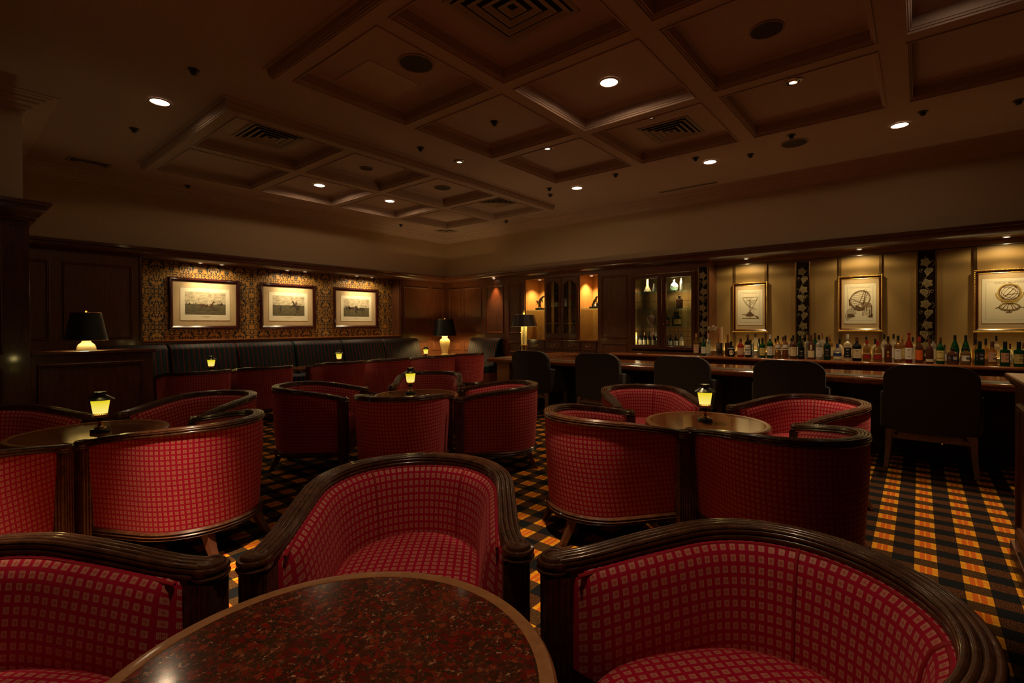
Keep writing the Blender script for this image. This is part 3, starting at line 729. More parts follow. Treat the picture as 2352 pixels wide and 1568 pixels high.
# ------------------------------------------------------------------ bottle shelf (back bar)
t = empty('back_bar', (7.5, 1.0, 0), 0, 'polished reddish wood back bar shelf carrying the row of bottles', 'shelf')
m = MB(); m.prism([(7.80, .70), (7.20, .70), (7.185, .707), (7.18, .722), (7.185, .738), (7.20, .745), (7.80, .745)], lambda a, b: (a, -3.1, b), lambda a, b: (a, 2.44, b))
m.prism([(7.45, .70), (7.20, .70), (7.185, .707), (7.18, .722), (7.185, .738), (7.20, .745), (7.45, .745)], lambda a, b: (a, 2.44, b), lambda a, b: (a, 4.00, b))
o = m.build('shelf_top', 'wood_bar', t, smooth=50); o.location = (-7.5, -1, 0)
m = MB(); m.box(7.26, 7.44, -3.1, 3.98, 0, .70); o = m.build('cabinet_base', 'wood', t); o.location = (-7.5, -1, 0)
# ------------------------------------------------------------------ grey bar chairs
def make_bar_chair():
    """local: sits facing +x, back at x=0"""
    root = empty('bar_armchair', (0, 0, 0)); root['category'] = 'chair'
    def backpoly(w, z0, z1, r, n=12):
        P = [(-w+.02, z0), (w-.02, z0), (w, z0+.3)]
        for k in range(n+1): a = PI/2*k/n; P.append((w-r+r*math.cos(a), z1-r*.75+r*.75*math.sin(a)))
        for k in range(n+1): a = PI/2+PI/2*k/n; P.append((-w+r+r*math.cos(a), z1-r*.75+r*.75*math.sin(a)))
        P.append((-w, z0+.3)); return P
    P = backpoly(.300, .30, .862, .15)
    def lean(y, z, d): return (d-.05*(z-.3)/.56+.035*(y/.3)**2, y, z)
    rings = []
    for s, d in ((.985, -.004), (1.0, .008), (1.0, .055), (.98, .070)):
        rings.append([lean(y*s, .3+(z-.3)*(s if z > .4 else 1), d) for y, z in P])
    m = MB(); m.grid(rings, True); n = len(P)
    # rear and front faces as rows between mirrored outline points, to follow the curve
    def face(d, s, flip):
        rows = []
        for q in range(0, 11):
            z = .30+.56*q/10; w = .0
            lim = [abs(y) for (y, zz) in P if abs(zz-z) < .03] or [.3]
            rows.append(z)
        vs = [lean(y*s, .3+(z-.3)*(s if z > .4 else 1), d) for y, z in P]
        half = len(P)//2
        cols = []
        for i in range(len(P)):
            y, z = P[i]
            cols.append([lean(y*s*f, .3+(z-.3)*(s if z > .4 else 1), d) for f in (1, .66, .33, 0)])
        m.grid(cols if not flip else cols[::-1])
        m.grid([cols[-1], cols[0]] if not flip else [cols[0], cols[-1]])
    face(-.004, .985, False); face(.070, .98, True)
    b = m.build('backrest', 'fabric_grey', root, smooth=50)
    m = MB(); m.tube([lean(y*.995, .3+(z-.3)*.998, .0) for y, z in P], .005, 6, True); m.build('piping', 'fabric_grey', b, smooth=60)
    m = MB(); m.box(.05, .52, -.245, .245, .32, .46); m.build('seat', 'fabric_grey', root, smooth=50, bevel=.03)
    for sy in (-1, 1):
        m = MB(); m.prism([(.03, .32), (.40, .32), (.40, .57), (.36, .60), (.03, .64)], lambda a, z: (a, sy*.255, z), lambda a, z: (a, sy*.325, z)); m.build('armrest', 'fabric_grey', root, smooth=40, bevel=.02)
        for x0, dx in ((.03, -.05), (.45, .0)):
            m = MB(); rows = []
            for z, w in ((.32, .022), (.15, .019), (0, .015)):
                k = (1-z/.32)**2; cx, cy = x0+dx*k, sy*(.265+.018*k)
                rows.append([(cx-w, cy-w, z), (cx+w, cy-w, z), (cx+w, cy+w, z), (cx-w, cy+w, z)])
            m.grid(rows[::-1], True); m.f.append([0, 1, 2, 3]); m.mi.append(0); m.build('leg', 'wood_pale', root, bevel=.003)
    m = MB(); m.box(.015, .035, -.25, .25, .245, .315); m.m = 1
    for sy in (-1, 1):
        for dz in (0, .012): m.box(.012, .016, sy*.215-.012, sy*.215+.012, .278+dz, .286+dz)
    m.build('rear_rail', ['wood_pale', 'dark_hole'], root)
    return root
BC = make_bar_chair()
for i, (y, lab) in enumerate([(-.07, 'nearest grey upholstered bar armchair at the right, rear legs on the carpet'), (.955, 'second nearest grey bar armchair, behind the far right red chair'), (1.98, 'middle grey bar armchair, behind the right table lantern'),
                              (3.02, 'second farthest grey bar armchair, pale rail showing left of the red chair'), (4.05, 'farthest grey bar armchair beside the brass column lamp')]):
    o = BC if i == 0 else dup(BC, (5.115, y, 0), 0)
    o.location = (5.115, y, 0); o['label'] = lab; o['group'] = 'grey armchairs along the bar'
# ------------------------------------------------------------------ ceiling fixtures
def fixture(x, y, z, r=.062, lab='', small=False):
    root = empty('ceiling_downlight' if not small else 'picture_downlight', (x, y, z), 0, lab, 'ceiling light', 'recessed ceiling downlights' if not small else 'small downlights in the wood soffit')
    m = MB(); m.lathe([(r, -.001), (r*1.22, -.001), (r*1.25, -.006), (r*1.1, -.010), (r, -.008)], seg=32); m.f = m.f[:-2]; m.mi = m.mi[:-2]; m.build('trim_ring', 'paint_trim' if not small else 'steel', root, smooth=40)
    m = MB(); m.lathe([(0, -.004), (r, -.004), (r*.99, -.0035), (0, -.0035)], seg=32); m.build('lamp_lens', 'lens' if not small else 'lens_small', root)
for (x, y, z), lab in (((1.32, 5.15, ZC), 'bright round downlight in the flat ceiling at the upper left'), ((3.53, 6.55, ZT), 'left of the two bright downlights in the far coffers'), ((4.68, 6.52, ZT), 'right of the two bright downlights in the far coffers'),
     ((3.55, 1.97, ZT), 'largest brightest downlight, centred in a lit coffer near the top'), ((6.0, 1.96, ZC), 'middle downlight of the row over the bar'), ((5.91, 3.80, ZC), 'farthest downlight of the row over the bar'), ((6.10, .15, ZC), 'nearest downlight of the row over the bar, upper right'),
     ((.46, 2.34, ZC), 'downlight above the aisle behind the brightly lit left chair, out of view'), ((.64, .74, ZC), 'downlight above the near granite table, out of view'), ((3.70, -.20, ZT), 'downlight above the tartan carpet at the right, out of view'), ((1.90, 1.33, ZS), 'downlight above the right table chairs, out of view')):
    if z == ZT and (x, y) == (1.25, 2.0): z = ZC
    fixture(x, y, z-.002, .070, lab)
PL = ['far left', 'left of the first print pair', '', '', '', '']
for i, (x, y) in enumerate(N1):
    fixture(x, y-.05, 2.165, .030, ('left' if i % 2 == 0 else 'right')+' small downlight over the '+('galloping horse print', 'rearing horse print', 'standing horses print')[i//2], True)
for (x, y, z), lab in (((7.62, 1.97, 2.17), 'small soffit downlight over the smallest gold framed print'), ((7.63, .60, 2.17), 'small soffit downlight over the tilted ring print'), ((7.63, -.76, 2.17), 'small soffit downlight over the globe print at the right edge'),
     ((7.385, 6.78, 2.162), 'small downlight grazing the bright panel beyond the corner'), ((7.66, 5.80, 2.098), 'small downlight over the left statuette'), ((7.66, 4.62, 2.098), 'small downlight over the right statuette')):
    fixture(x, y, z, .032, lab, True)
def spotring(x, y, z, lab):
    root = empty('adjustable_spotlight', (x, y, z), 0, lab, 'ceiling light', 'adjustable eyeball spotlights')
    m = MB(); m.lathe([(.052, 0), (.066, 0), (.068, -.006), (.056, -.010), (.050, -.004)], seg=28); m.f = m.f[:-2]; m.mi = m.mi[:-2]; m.build('trim_ring', 'steel', root, smooth=40)
    m = MB(); m.lathe([(0, .012), (.050, .004), (.050, .002), (.030, -.012), (.026, .006), (0, .008)], seg=28); m.build('eyeball', 'steel', root, smooth=40)
    m = MB(); m.lathe([(.0, -.004), (.022, -.004), (.022, -.003), (0, -.003)], (.008, .012, -.004), 16); m.build('lamp_lens', 'lens_small', root)
for x, y, z, l in ((4.50, .80, ZT-.002, 'crescent lit eyeball spotlight in the dim coffer at upper right'), (4.38, 1.99, ZT-.002, 'small eyeball spotlight beside the square vent over the bar'), (4.42, 3.23, ZT-.002, 'small eyeball spotlight at the left side of a far coffer'), (4.06, 4.27, ZC-.002, 'chrome eyeball spotlight in the flat strip between the coffered fields')): spotring(x, y, z, l)
SPK = [(1.324, 4.315, ZC, 'upper left, above the bright downlight'), (1.337, 6.044, ZC, 'left, below the bright downlight'), (2.339, 7.90, ZC, 'left, close to the crown moulding'), (3.479, 4.277, ZC, 'in the flat strip between the coffered fields'),
       (3.53, 3.22, ZT, 'hanging in the middle of a coffer'), (5.854, 7.80, ZC, 'near the far crown moulding'), (6.92, 6.02, ZC, 'near the crown on the right wall side'), (5.677, 4.118, ZC, 'just left of the farthest bar downlight, upper one'),
       (5.949, 4.299, ZC, 'just left of the farthest bar downlight, lower one'), (5.709, 3.075, ZC, 'between the two farther bar downlights'), (5.752, 2.044, ZC, 'just left of the middle bar downlight'), (6.042, 1.513, ZC, 'right of the middle bar downlight'),
       (5.70, 1.03, ZC, 'just above the round speaker over the bar'), (5.859, -.027, ZC, 'just above the nearest bar downlight'), (6.106, -.682, ZC, 'at the right edge of the view')]
SP0 = None
for x, y, z, l in SPK:
    if SP0 is None:
        SP0 = empty('ceiling_sensor', (x, y, z)); SP0['category'] = 'sensor'
        m = MB(); m.lathe([(.040, 0), (.040, -.006), (.034, -.010), (0, -.010)], seg=20); m.build('base', 'device', SP0, smooth=40)
        m = MB(); m.lathe([(.024, -.010), (.024, -.026), (.016, -.040), (.0, -.044)], seg=20); m.build('detector_head', 'device', SP0, smooth=50)
        o = SP0
    else: o = dup(SP0, (x, y, z), 0)
    o['label'] = 'small dark ceiling sensor '+l; o['group'] = 'small dark ceiling sensors and sprinklers'
for x, y, z, r, l in ((2.37, 2.96, ZT, .125, 'large round ceiling speaker in the upper left near coffer'), (3.60, .80, ZT, .10, 'round ceiling speaker in the dim coffer at upper right'), (5.97, 1.05, ZC, .125, 'round ceiling speaker in the row over the bar'),
                      (4.72, 5.32, ZT, .115, 'round ceiling speaker in a far coffer left of a square vent'), (3.53, 5.40, ZT, .075, 'small round dark plate in a far coffer')):
    root = empty('ceiling_speaker', (x, y, z), 0, l, 'speaker', 'round ceiling speakers')
    m = MB(); m.lathe([(r, 0), (r*1.08, 0), (r*1.09, -.006), (r*1.0, -.010), (r*.97, -.004)], seg=40); m.f = m.f[:-2]; m.mi = m.mi[:-2]; m.build('rim', 'vent_metal', root, smooth=40)
    m = MB(); m.lathe([(0, -.005), (r*.98, -.004), (r*.98, -.002), (0, -.003)], seg=40); m.build('grille', 'speaker_grille', root)
def vent(x, y, z, w, h, n, l):
    root = empty('ceiling_vent', (x, y, z), 0, l, 'air vent', 'ceiling air vents')
    m = MB(); m.frame((-w/2, -h/2, 0), X3, Y3, -Z3, w, h, [(0, 0), (.004, .008), (.035, .006), (.038, .0)]); m.build('frame', 'vent_metal', root)
    MB().box(-w/2+.036, w/2-.036, -h/2+.036, h/2-.036, -.0025, -.0005).build('cavity', 'dark_hole', root)
    s = min(w, h)/2-.04
    for k in range(n):
        a = .04+s*k/n; d = s/n*.62
        m = MB(); m.frame((-w/2, -h/2, 0), X3, Y3, -Z3, w, h, [(a, .018), (a+d*.25, .019), (a+d, .005), (a+d*.75, .004)])
        m.build('louver', 'vent_metal', root)
vent(1.27, 7.68, ZC, .40, .22, 3, 'small rectangular ceiling vent by the crown at upper left'); vent(2.31, 5.285, ZT, .56, .56, 4, 'square ceiling vent in the nearest left far coffer'); vent(4.84, 1.97, ZT, .52, .52, 4, 'square ceiling vent in the coffer toward the bar')
vent(5.85, 5.285, ZT, .50, .50, 4, 'small looking square ceiling vent in the far right coffer'); vent(2.33, 1.97, ZT, .62, .62, 4, 'largest square ceiling vent at the top edge of the photo'); vent(6.84, 7.60, ZC, .34, .34, 1, 'dark square air opening at the ceiling corner')
m = MB(); m.frame((-.04, -.42, 0), X3, Y3, -Z3, .08, .84, [(0, 0), (.003, .006), (.022, .006), (.024, 0)]); o = m.build('slot_diffuser', 'vent_metal', None, loc=(6.91, 2.58, ZC)); tag(o, 'long thin slot diffuser in the ceiling above the bottle wall', 'air vent')
m = MB().box(-.02, .02, -.40, .40, -.004, -.0005); m.build('slot_opening', 'dark_hole', o)
for x, y, z, a, b, l in ((3.40, 7.81, ZC, .36, .22, 'thin outlined access hatch in the ceiling near the left wall'), (6.97, 5.29, ZC, .30, .45, 'thin outlined access hatch in the ceiling left of the bar wall'), (2.36, 3.42, ZT, .50, .46, 'thin outlined access hatch in the near left coffer')):
    m = MB(); m.frame((-a/2, -b/2, 0), X3, Y3, -Z3, a, b, [(0, -.001), (.0, .003), (.006, .003), (.006, .0005), (.009, .0005), (.009, .003), (.02, .003)]); m.box(-a/2+.02, a/2-.02, -b/2+.02, b/2-.02, -.003, 0)
    tag(m.build('access_hatch', 'paint_trim', None, loc=(x, y, z)), l, 'hatch')
# ------------------------------------------------------------------ framed pictures
def stroke(m, pts, w, T, closed=False, lift=0):
    n = len(pts)
    L, Rr = [], []
    for i in range(n):
        a = pts[(i-1) % n] if (closed or i) else pts[i]; b = pts[(i+1) % n] if (closed or i < n-1) else pts[i]
        dx, dy = b[0]-a[0], b[1]-a[1]; d = math.hypot(dx, dy) or 1; nx, ny = -dy/d*w/2, dx/d*w/2
        L.append(T(pts[i][0]+nx, pts[i][1]+ny, lift)); Rr.append(T(pts[i][0]-nx, pts[i][1]-ny, lift))
    if closed: L.append(L[0]); Rr.append(Rr[0])
    m.grid([L, Rr][::-1]); return m
def ell(cx, cy, rx, ry, rot=0, n=40, a0=0, a1=2*PI):
    P = []
    for k in range(n if a1-a0 > 6.2 else n+1):
        a = a0+(a1-a0)*k/n; x, y = rx*math.cos(a), ry*math.sin(a); P.append((cx+x*math.cos(rot)-y*math.sin(rot), cy+x*math.sin(rot)+y*math.cos(rot)))
    return P
def poly(m, pts, T, lift=0):
    m.add([T(x, y, lift) for x, y in pts], [list(range(len(pts)))]); return m
def text_mesh(s, size, mt, parent, T, x, y, lift=0, name='lettering', align='CENTER'):
    c = bpy.data.curves.new('txt', 'FONT'); c.body = s; c.size = size; c.align_x = align; c.align_y = 'CENTER'; c.resolution_u = 2
    o = bpy.data.objects.new('txt', c); COL.objects.link(o); bpy.context.view_layer.update()
    me = bpy.data.meshes.new_from_object(o.evaluated_get(bpy.context.evaluated_depsgraph_get()))
    bpy.data.objects.remove(o)
    for v in me.vertices: v.co = Vector(T(x+v.co.x, y+v.co.y, lift))
    me.materials.clear(); me.materials.append(MATS[mt]); me.name = name
    q = bpy.data.objects.new(name, me); COL.objects.link(q); q.parent = parent; return q
def landscape(seed, horizon):
    def f(nt, b):
        t = NT(nt); v, o = t.coord(); z = o[2]
        n = t.noise(t.scale(v, (6, 6, 14)), 2.2, 5, .6)
        sky = t.ramp(n, [(.35, (.30, .25, .16)), (.55, (.55, .47, .30)), (.7, (.68, .60, .42))])
        g = t.noise(t.scale(v, (5, 5, 30)), 3, 4, .7)
        gr = t.ramp(g, [(.3, (.055, .045, .022)), (.7, (.17, .14, .06))])
        edge = t.math('ADD', z, t.math('MULTIPLY', t.math('SUBTRACT', t.noise(v, 25+seed, 3), .5), .03))
        m = t.math('GREATER_THAN', edge, horizon)
        t.l(t.mix(m, gr, sky), b.inputs['Base Color'])
    return f
for k, hz in enumerate((.0, .02, .01)): mat('landscape_%d' % k, (.3, .25, .15), .8, build=landscape(k, hz))
mat('horse_brown', (.085, .040, .018), .8); mat('horse_dark', (.045, .028, .016), .8); mat('cloth_white', (.6, .52, .36), .8); mat('crowd', (.12, .085, .05), .9)
HG = [(-.13, .0), (-.115, .012), (-.06, .030), (-.02, .022), (.02, .026), (.045, .035), (.062, .062), (.066, .078), (.074, .070), (.092, .058), (.096, .048), (.088, .046), (.072, .052), (.066, .030), (.062, .010), (.075, -.012), (.115, -.024), (.14, -.045), (.132, -.048), (.108, -.032), (.062, -.020), (.04, -.012), (.07, -.030), (.095, -.048), (.088, -.050), (.058, -.036), (.02, -.018), (-.04, -.018), (-.066, -.006), (-.080, -.028), (-.10, -.040), (-.14, -.042), (-.142, -.036), (-.105, -.032), (-.095, -.012), (-.092, .004), (-.11, .004)]
HR = [(-.03, .095), (-.045, .075), (-.050, .062), (-.042, .064), (-.028, .072), (-.024, .050), (-.022, .030), (-.040, .022), (-.075, .012), (-.078, .004), (-.070, .006), (-.035, .010), (-.060, -.004), (-.055, -.010), (-.015, .0), (.012, -.014), (.022, -.036), (.016, -.060), (.020, -.088), (.030, -.088), (.030, -.060), (.044, -.040), (.048, -.062), (.046, -.085), (.056, -.085), (.060, -.055), (.068, -.030), (.066, .0), (.078, -.010), (.082, -.040), (.090, -.038), (.088, .004), (.066, .020), (.030, .026), (.0, .048), (-.012, .078)]
HS = [(-.075, .045), (-.090, .020), (-.085, .012), (-.072, .026), (-.062, .030), (-.055, .005), (-.052, -.030), (-.050, -.075), (-.040, -.075), (-.040, -.030), (-.030, -.014), (.025, -.012), (.045, -.018), (.050, -.045), (.046, -.075), (.056, -.075), (.062, -.045), (.068, -.015), (.074, .005), (.085, -.01), (.090, -.04), (.096, -.04), (.094, .01), (.078, .028), (.030, .028), (-.025, .026), (-.045, .045), (-.062, .056)]
RD = [(0, 0), (.018, .004), (.020, .030), (.014, .045), (.012, .056), (.002, .058), (-.002, .048), (-.014, .034), (-.010, .012), (-.004, .0), (.004, -.022), (.010, -.024), (.012, -.005)]
def picture(O, U, W, H, lab, kind, gold):
    root = empty('framed_print', O, 0, lab, 'picture', 'horse prints on the wallpaper' if not gold else 'gold framed instrument prints')
    U = Vector(U); N = Vector((0, -1, 0)) if not gold else Vector((-1, 0, 0)); V = Z3
    def T(x, y, l=0): return tuple(U*x+V*y+N*l)
    m = MB()
    if not gold:
        m.frame(T(-W/2, -H/2), U, V, N, W, H, [(0, -.001), (0, .020), (.010, .030), (.030, .032), (.050, .018), (.056, .012)]); m.build('frame', 'frame_red', root, smooth=30, bevel=0)
        fi = .055
    else:
        m.frame(T(-W/2, -H/2), U, V, N, W, H, [(.004, -.001), (.004, .014), (.012, .018), (.022, .018)])
        for (x0, y0, x1, y1) in ((-W/2, -H/2, W/2, -H/2), (W/2, -H/2, W/2, H/2), (W/2, H/2, -W/2, H/2), (-W/2, H/2, -W/2, -H/2)):
            L = math.hypot(x1-x0, y1-y0); k = int(L/.022)
            for i in range(k):
                f = (i+.5)/k; g0, g1 = max(0, f-.5/k), min(1, f+.55/k)
                cx, cy = (-1 if x0+x1 < -1e-6 else (1 if x0+x1 > 1e-6 else 0)), (-1 if y0+y1 < -1e-6 else (1 if y0+y1 > 1e-6 else 0))
                ins = .010
                ax_, ay_ = x0+(x1-x0)*g0-cx*.004, y0+(y1-y0)*g0-cy*.004; bx_, by_ = x0+(x1-x0)*g1-cx*.015, y0+(y1-y0)*g1-cy*.015
                m.tube([T(ax_, ay_, .016), T((ax_+bx_)/2, (ay_+by_)/2, .026), T(bx_, by_, .018)], .0052, 6, r2=.0052)
        m.build('frame', 'gold', root, smooth=60)
        m = MB(); m.frame(T(-W/2, -H/2), U, V, N, W, H, [(.020, .018), (.026, .020), (.036, .012), (.038, .010)]); m.build('frame_inner', 'frame_red', root, smooth=30)
        m = MB(); m.frame(T(-W/2, -H/2), U, V, N, W, H, [(.037, .011), (.041, .013), (.045, .008)]); m.build('gilt_slip', 'gold', root, smooth=30)
        fi = .042
    m = MB(); poly(m, [(-W/2+fi, -H/2+fi), (W/2-fi, -H/2+fi), (W/2-fi, H/2-fi), (-W/2+fi, H/2-fi)], T, .007); m.build('mat_board', 'mat_board', root)
    if not gold:
        pw, ph, dy = W-.30, H-.29, .0
        m = MB(); poly(m, [(-pw/2, -ph/2+dy), (pw/2, -ph/2+dy), (pw/2, ph/2+dy), (-pw/2, ph/2+dy)], T, .0085); pp = m.build('paper', 'paper', root)
        m = MB(); m.frame(T(-pw/2-.006, -ph/2-.006), U, V, N, pw+.012, ph+.012, [(0, .008), (.003, .011), (.006, .009)]); m.build('bevel_line', 'mat_board', root)
        iw, ih, iy = pw-.115, ph-.145, .012
        m = MB(); poly(m, [(-iw/2, -ih/2+iy), (iw/2, -ih/2+iy), (iw/2, ih/2+iy), (-iw/2, ih/2+iy)], T, .0095); im = m.build('printed_scene', 'landscape_%d' % kind, root)
        cr_ = MB(); rnd = random.Random(kind)
        for i in range(46):
            x = rnd.uniform(-iw/2+.01, iw/2-.01)
            if kind == 0 and -.12 < x < .12: continue
            if kind == 1 and rnd.random() < .5: continue
            y = rnd.uniform(-.012, .008); h = rnd.uniform(.012, .032); poly(cr_, [(x-.004, y-.01), (x+.004, y-.01), (x+.003, y+h*.6), (x, y+h), (x-.003, y+h*.6)], T, .0098)
        cr_.build('crowd', 'crowd', im)
        def fig(P, s, ox, oy, mt, nm, l=.0102):
            m = MB(); poly(m, [(x*s+ox, y*s+oy) for x, y in P], T, l); m.build(nm, mt, im)
        if kind == 0:
            fig(HG, 1.05, .03, -.03, 'horse_brown', 'horse'); fig(RD, 1.1, .035, -.005, 'cloth_white', 'rider', .0104)
            fig([(-.10, 0), (.14, .002), (.10, -.008), (-.12, -.006)], 1, .03, -.085, 'horse_dark', 'ground_shadow')
        elif kind == 1:
            fig(HR, 1.15, .10, -.005, 'horse_dark', 'horse'); fig(RD, 1.1, .125, .028, 'crowd', 'rider', .0104)
            fig([(0, 0), (.012, 0), (.014, .05), (.022, .07), (.014, .078), (.010, .10), (.002, .10), (-.002, .075), (-.008, .05)], 1, -.15, -.09, 'horse_dark', 'standing_man')
        else:
            fig(HS, 1.25, .06, -.02, 'horse_dark', 'horse'); fig(RD, 1.15, .045, .015, 'cloth_white', 'rider', .0104)
            fig(HS, .8, -.12, -.0, 'horse_brown', 'horse_behind'); fig(HS, .7, -.18, .0, 'horse_dark', 'horse_behind'); fig(RD, .7, -.13, .02, 'cloth_white', 'rider_behind', .0104); fig(RD, .7, -.185, .018, 'crowd', 'rider_behind', .0104)
            fig([(0, 0), (.014, 0), (.016, .05), (.024, .07), (.014, .082), (.010, .105), (.0, .105), (-.004, .08), (-.010, .05)], 1, -.02, -.10, 'horse_dark', 'standing_man')
        m = MB()
        for i in range(9): m.box
        stroke(m, [(-.06, -ih/2+iy-.03), (.06, -ih/2+iy-.03)], .003, T, lift=.0092); stroke(m, [(-.03, -ih/2+iy-.042), (.03, -ih/2+iy-.042)], .002, T, lift=.0092); m.build('caption', 'ink_soft', pp)
        return
    pw, ph = (W-.142, H-.21)
    m = MB(); poly(m, [(-pw/2, -ph/2), (pw/2, -ph/2), (pw/2, ph/2), (-pw/2, ph/2)], T, .0085); pp = m.build('paper', 'paper', root)
    m = MB(); m.frame(T(-pw/2-.004, -ph/2-.004), U, V, N, pw+.008, ph+.008, [(0, .007), (.002, .010), (.004, .009)]); m.build('bevel_line', 'gold', root)
    bw, bh = pw-.07, ph-.075
    m = MB(); stroke(m, [(-bw/2, -bh/2), (bw/2, -bh/2), (bw/2, bh/2), (-bw/2, bh/2)], .0018, T, True, .0092)
    q = lambda pts, w, c=False: stroke(m, pts, w, T, c, .0094)
    text_mesh({0: 'SEXTANS ASTRONOMICUS', 1: 'ARMILLÆ ÆQUATORIÆ ALTERA', 2: 'ARMILLÆ   ÆQUATORIÆ'}[kind], .0165 if kind < 2 else .022, 'ink_soft', pp, T, 0, bh/2-.016, .0094)
    if kind == 0:
        a, b, c = (-.105, .145), (.115, .150), (.005, -.055)
        q([a, b], .006); q(ell(.20, .22, .315, .27, 0, 12, math.radians(196), math.radians(249)), .006); q([b, (.075, .07), (.04, 0), c], .006)
        for s_, e_ in (((-.06, .148), (.06, .05)), ((.04, .148), (-.075, .06)), ((-.09, .10), (.09, .10)), ((.0, .148), (.0, -.05)), ((-.05, .03), (.06, .10)), ((.10, .12), (-.03, -.0))): q([s_, e_], .0032)
        q([(.0, .11), (.0, -.16)], .010); q([(-.045, -.11), (0, -.06), (.05, -.11)], .008)
        poly(m, [(-.065, -.125), (-.03, -.098), (-.008, -.06), (.012, -.06), (.035, -.098), (.065, -.122), (.03, -.135), (-.04, -.135)], T, .0096)
        poly(m, [(.055, -.115), (.115, -.14), (.125, -.17), (.105, -.165)], T, .0096); q([(-.11, -.105), (-.03, -.11)], .008); q([(-.11, -.165), (.12, -.168)], .008); q([(-.03, -.06), (-.05, -.1)], .003); q([(.035, -.0), (.055, -.1)], .003)
        m.build('drawing', 'ink', pp)
    elif kind == 1:
        q(ell(.0, .05, .105, .125, -.5), .007, True); q(ell(.0, .05, .092, .112, -.5), .003, True)
        for k in range(-3, 4): q([(-.085+.01*k, .05+.028*k), (.085+.01*k, .075+.026*k)], .0035)
        q([(-.03, -.06), (.05, .165)], .006); q([(.02, -.07), (.085, .15)], .005); q([(-.11, .07), (.03, .0)], .007); q([(.06, .15), (.035, -.02)], .009); q(ell(.055, .165, .018, .012), .004, True); q([(.05, .15), (.045, .18)], .004)
        poly(m, [(-.125, .06), (-.11, .055), (-.10, -.02), (-.12, -.03)], T, .0096)
        for k in range(6): q(ell(-.03, -.16, .04+.018*k, .035+.017*k, .1, 20, 1.7, 3.6), .006)
        for k in range(5): q(ell(.10, -.15, .02+.014*k, .02+.02*k, 0, 14, 1.6, 3.3), .004)
        poly(m, [(-.04, -.02), (.01, -.05), (.06, -.03), (.05, -.09), (-.02, -.10), (-.07, -.07)], T, .0095)
        poly(m, [(.12, -.02), (.13, -.03), (.132, -.16), (.12, -.16)], T, .0095); poly(m, [(.10, -.07), (.112, -.07), (.112, -.16), (.10, -.16)], T, .0095)
        poly(m, [(-.135, -.13), (-.07, -.14), (-.05, -.17), (-.135, -.185)], T, .0095); poly(m, [(.08, -.17), (.135, -.14), (.135, -.185), (.10, -.185)], T, .0095); q([(.07, -.05), (.075, -.1)], .01)
        m.build('drawing', 'ink', pp)
        m = MB(); stroke(m, ell(.0, .05, .098, .118, -.5), .004, T, True, .0099); poly(m, [(.0, .0), (.05, .02), (.12, -.0), (.13, -.06), (.07, -.05), (.02, -.04)], T, .0093); m.build('drawing_tint', 'ink_soft', pp)
    else:
        q(ell(0, .09, .085, .088), .004, True)
        for rx, rot in ((.035, -.6), (.06, -.6), (.078, .9), (.05, .9)): q(ell(0, .09, rx, .082, rot), .004, True)
        q([(-.075, .0), (.07, .175)], .006); q([(-.04, .06), (.07, .08)], .006)
        q(ell(0, -.075, .085, .045), .008, True); q(ell(0, -.07, .07, .035), .004, True)
        for x in (-.06, -.02, .03, .06): q([(x, -.10), (x*.3, -.035)], .006)
        q([(-.115, -.088), (-.085, -.075)], .009); q([(.085, -.075), (.125, -.088)], .006); q([(-.03, -.135), (.02, -.135)], .012); q([(0, -.13), (0, -.10)], .008)
        q(ell(-.045, -.018, .018, .014), .004, True); q(ell(.045, -.018, .018, .014), .004, True); q(ell(0, -.03, .02, .012), .004, True)
        m.build('drawing', 'ink', pp)
        m = MB(); stroke(m, ell(0, .09, .094, .097), .012, T, True, .0099); stroke(m, ell(0, .09, .112, .112, 0, 20, PI, 2*PI), .010, T, False, .0099); stroke(m, ell(0, -.07, .077, .040), .004, T, True, .0099); m.build('drawing_gold', 'ink_gold', pp)
FY = NYB-.0125
for cx, k, lab in ((2.761, 0, 'dark red framed print of a galloping racehorse, left of the three horse prints'), (4.040, 1, 'dark red framed print of a rearing horse, middle of the three horse prints'), (5.360, 2, 'dark red framed print of standing horses and jockeys, right of the three horse prints')):
    picture((cx, FY, 1.553), X3, .968, .78, lab, k, False)
for cy, cz, k, w_, h_, lab in ((1.958, 1.460, 0, .49, .737, 'small gold framed print of a triangular instrument on a stand'), (.602, 1.474, 1, .49, .735, 'gold framed print of a tilted ring instrument above the middle bottles'), (-.80, 1.464, 2, .60, .725, 'gold framed print of a golden globe instrument at the right edge')):
    picture((7.786, cy, cz), -Y3, w_, h_, lab, k, True)
# posts and rail that carry the prints
i = 0
for y, l in ((2.18, 'left post behind the triangular instrument print'), (1.745, 'right post behind the triangular instrument print'), (.825, 'left post behind the tilted ring print'), (.385, 'right post behind the tilted ring print'), (-.515, 'bright post left of the golden globe print')):
    o = MB().box(-.012, .006, -.016, .016, 0, 1.35).build('brass_post', 'brass' if y < -.4 else 'bronze_gold', None, loc=(7.797, y, .748)); tag(o, 'slim vertical metal '+l, 'post', 'slim posts on the bar wall')
m = MB(); m.tube([(0, -2.9, 0), (0, 2.44, 0)], .006, 8); tag(m.build('hanging_rail', 'black_metal', None, smooth=60, loc=(7.60, 0, 2.085)), 'thin dark rail running under the soffit above the prints', 'rail')
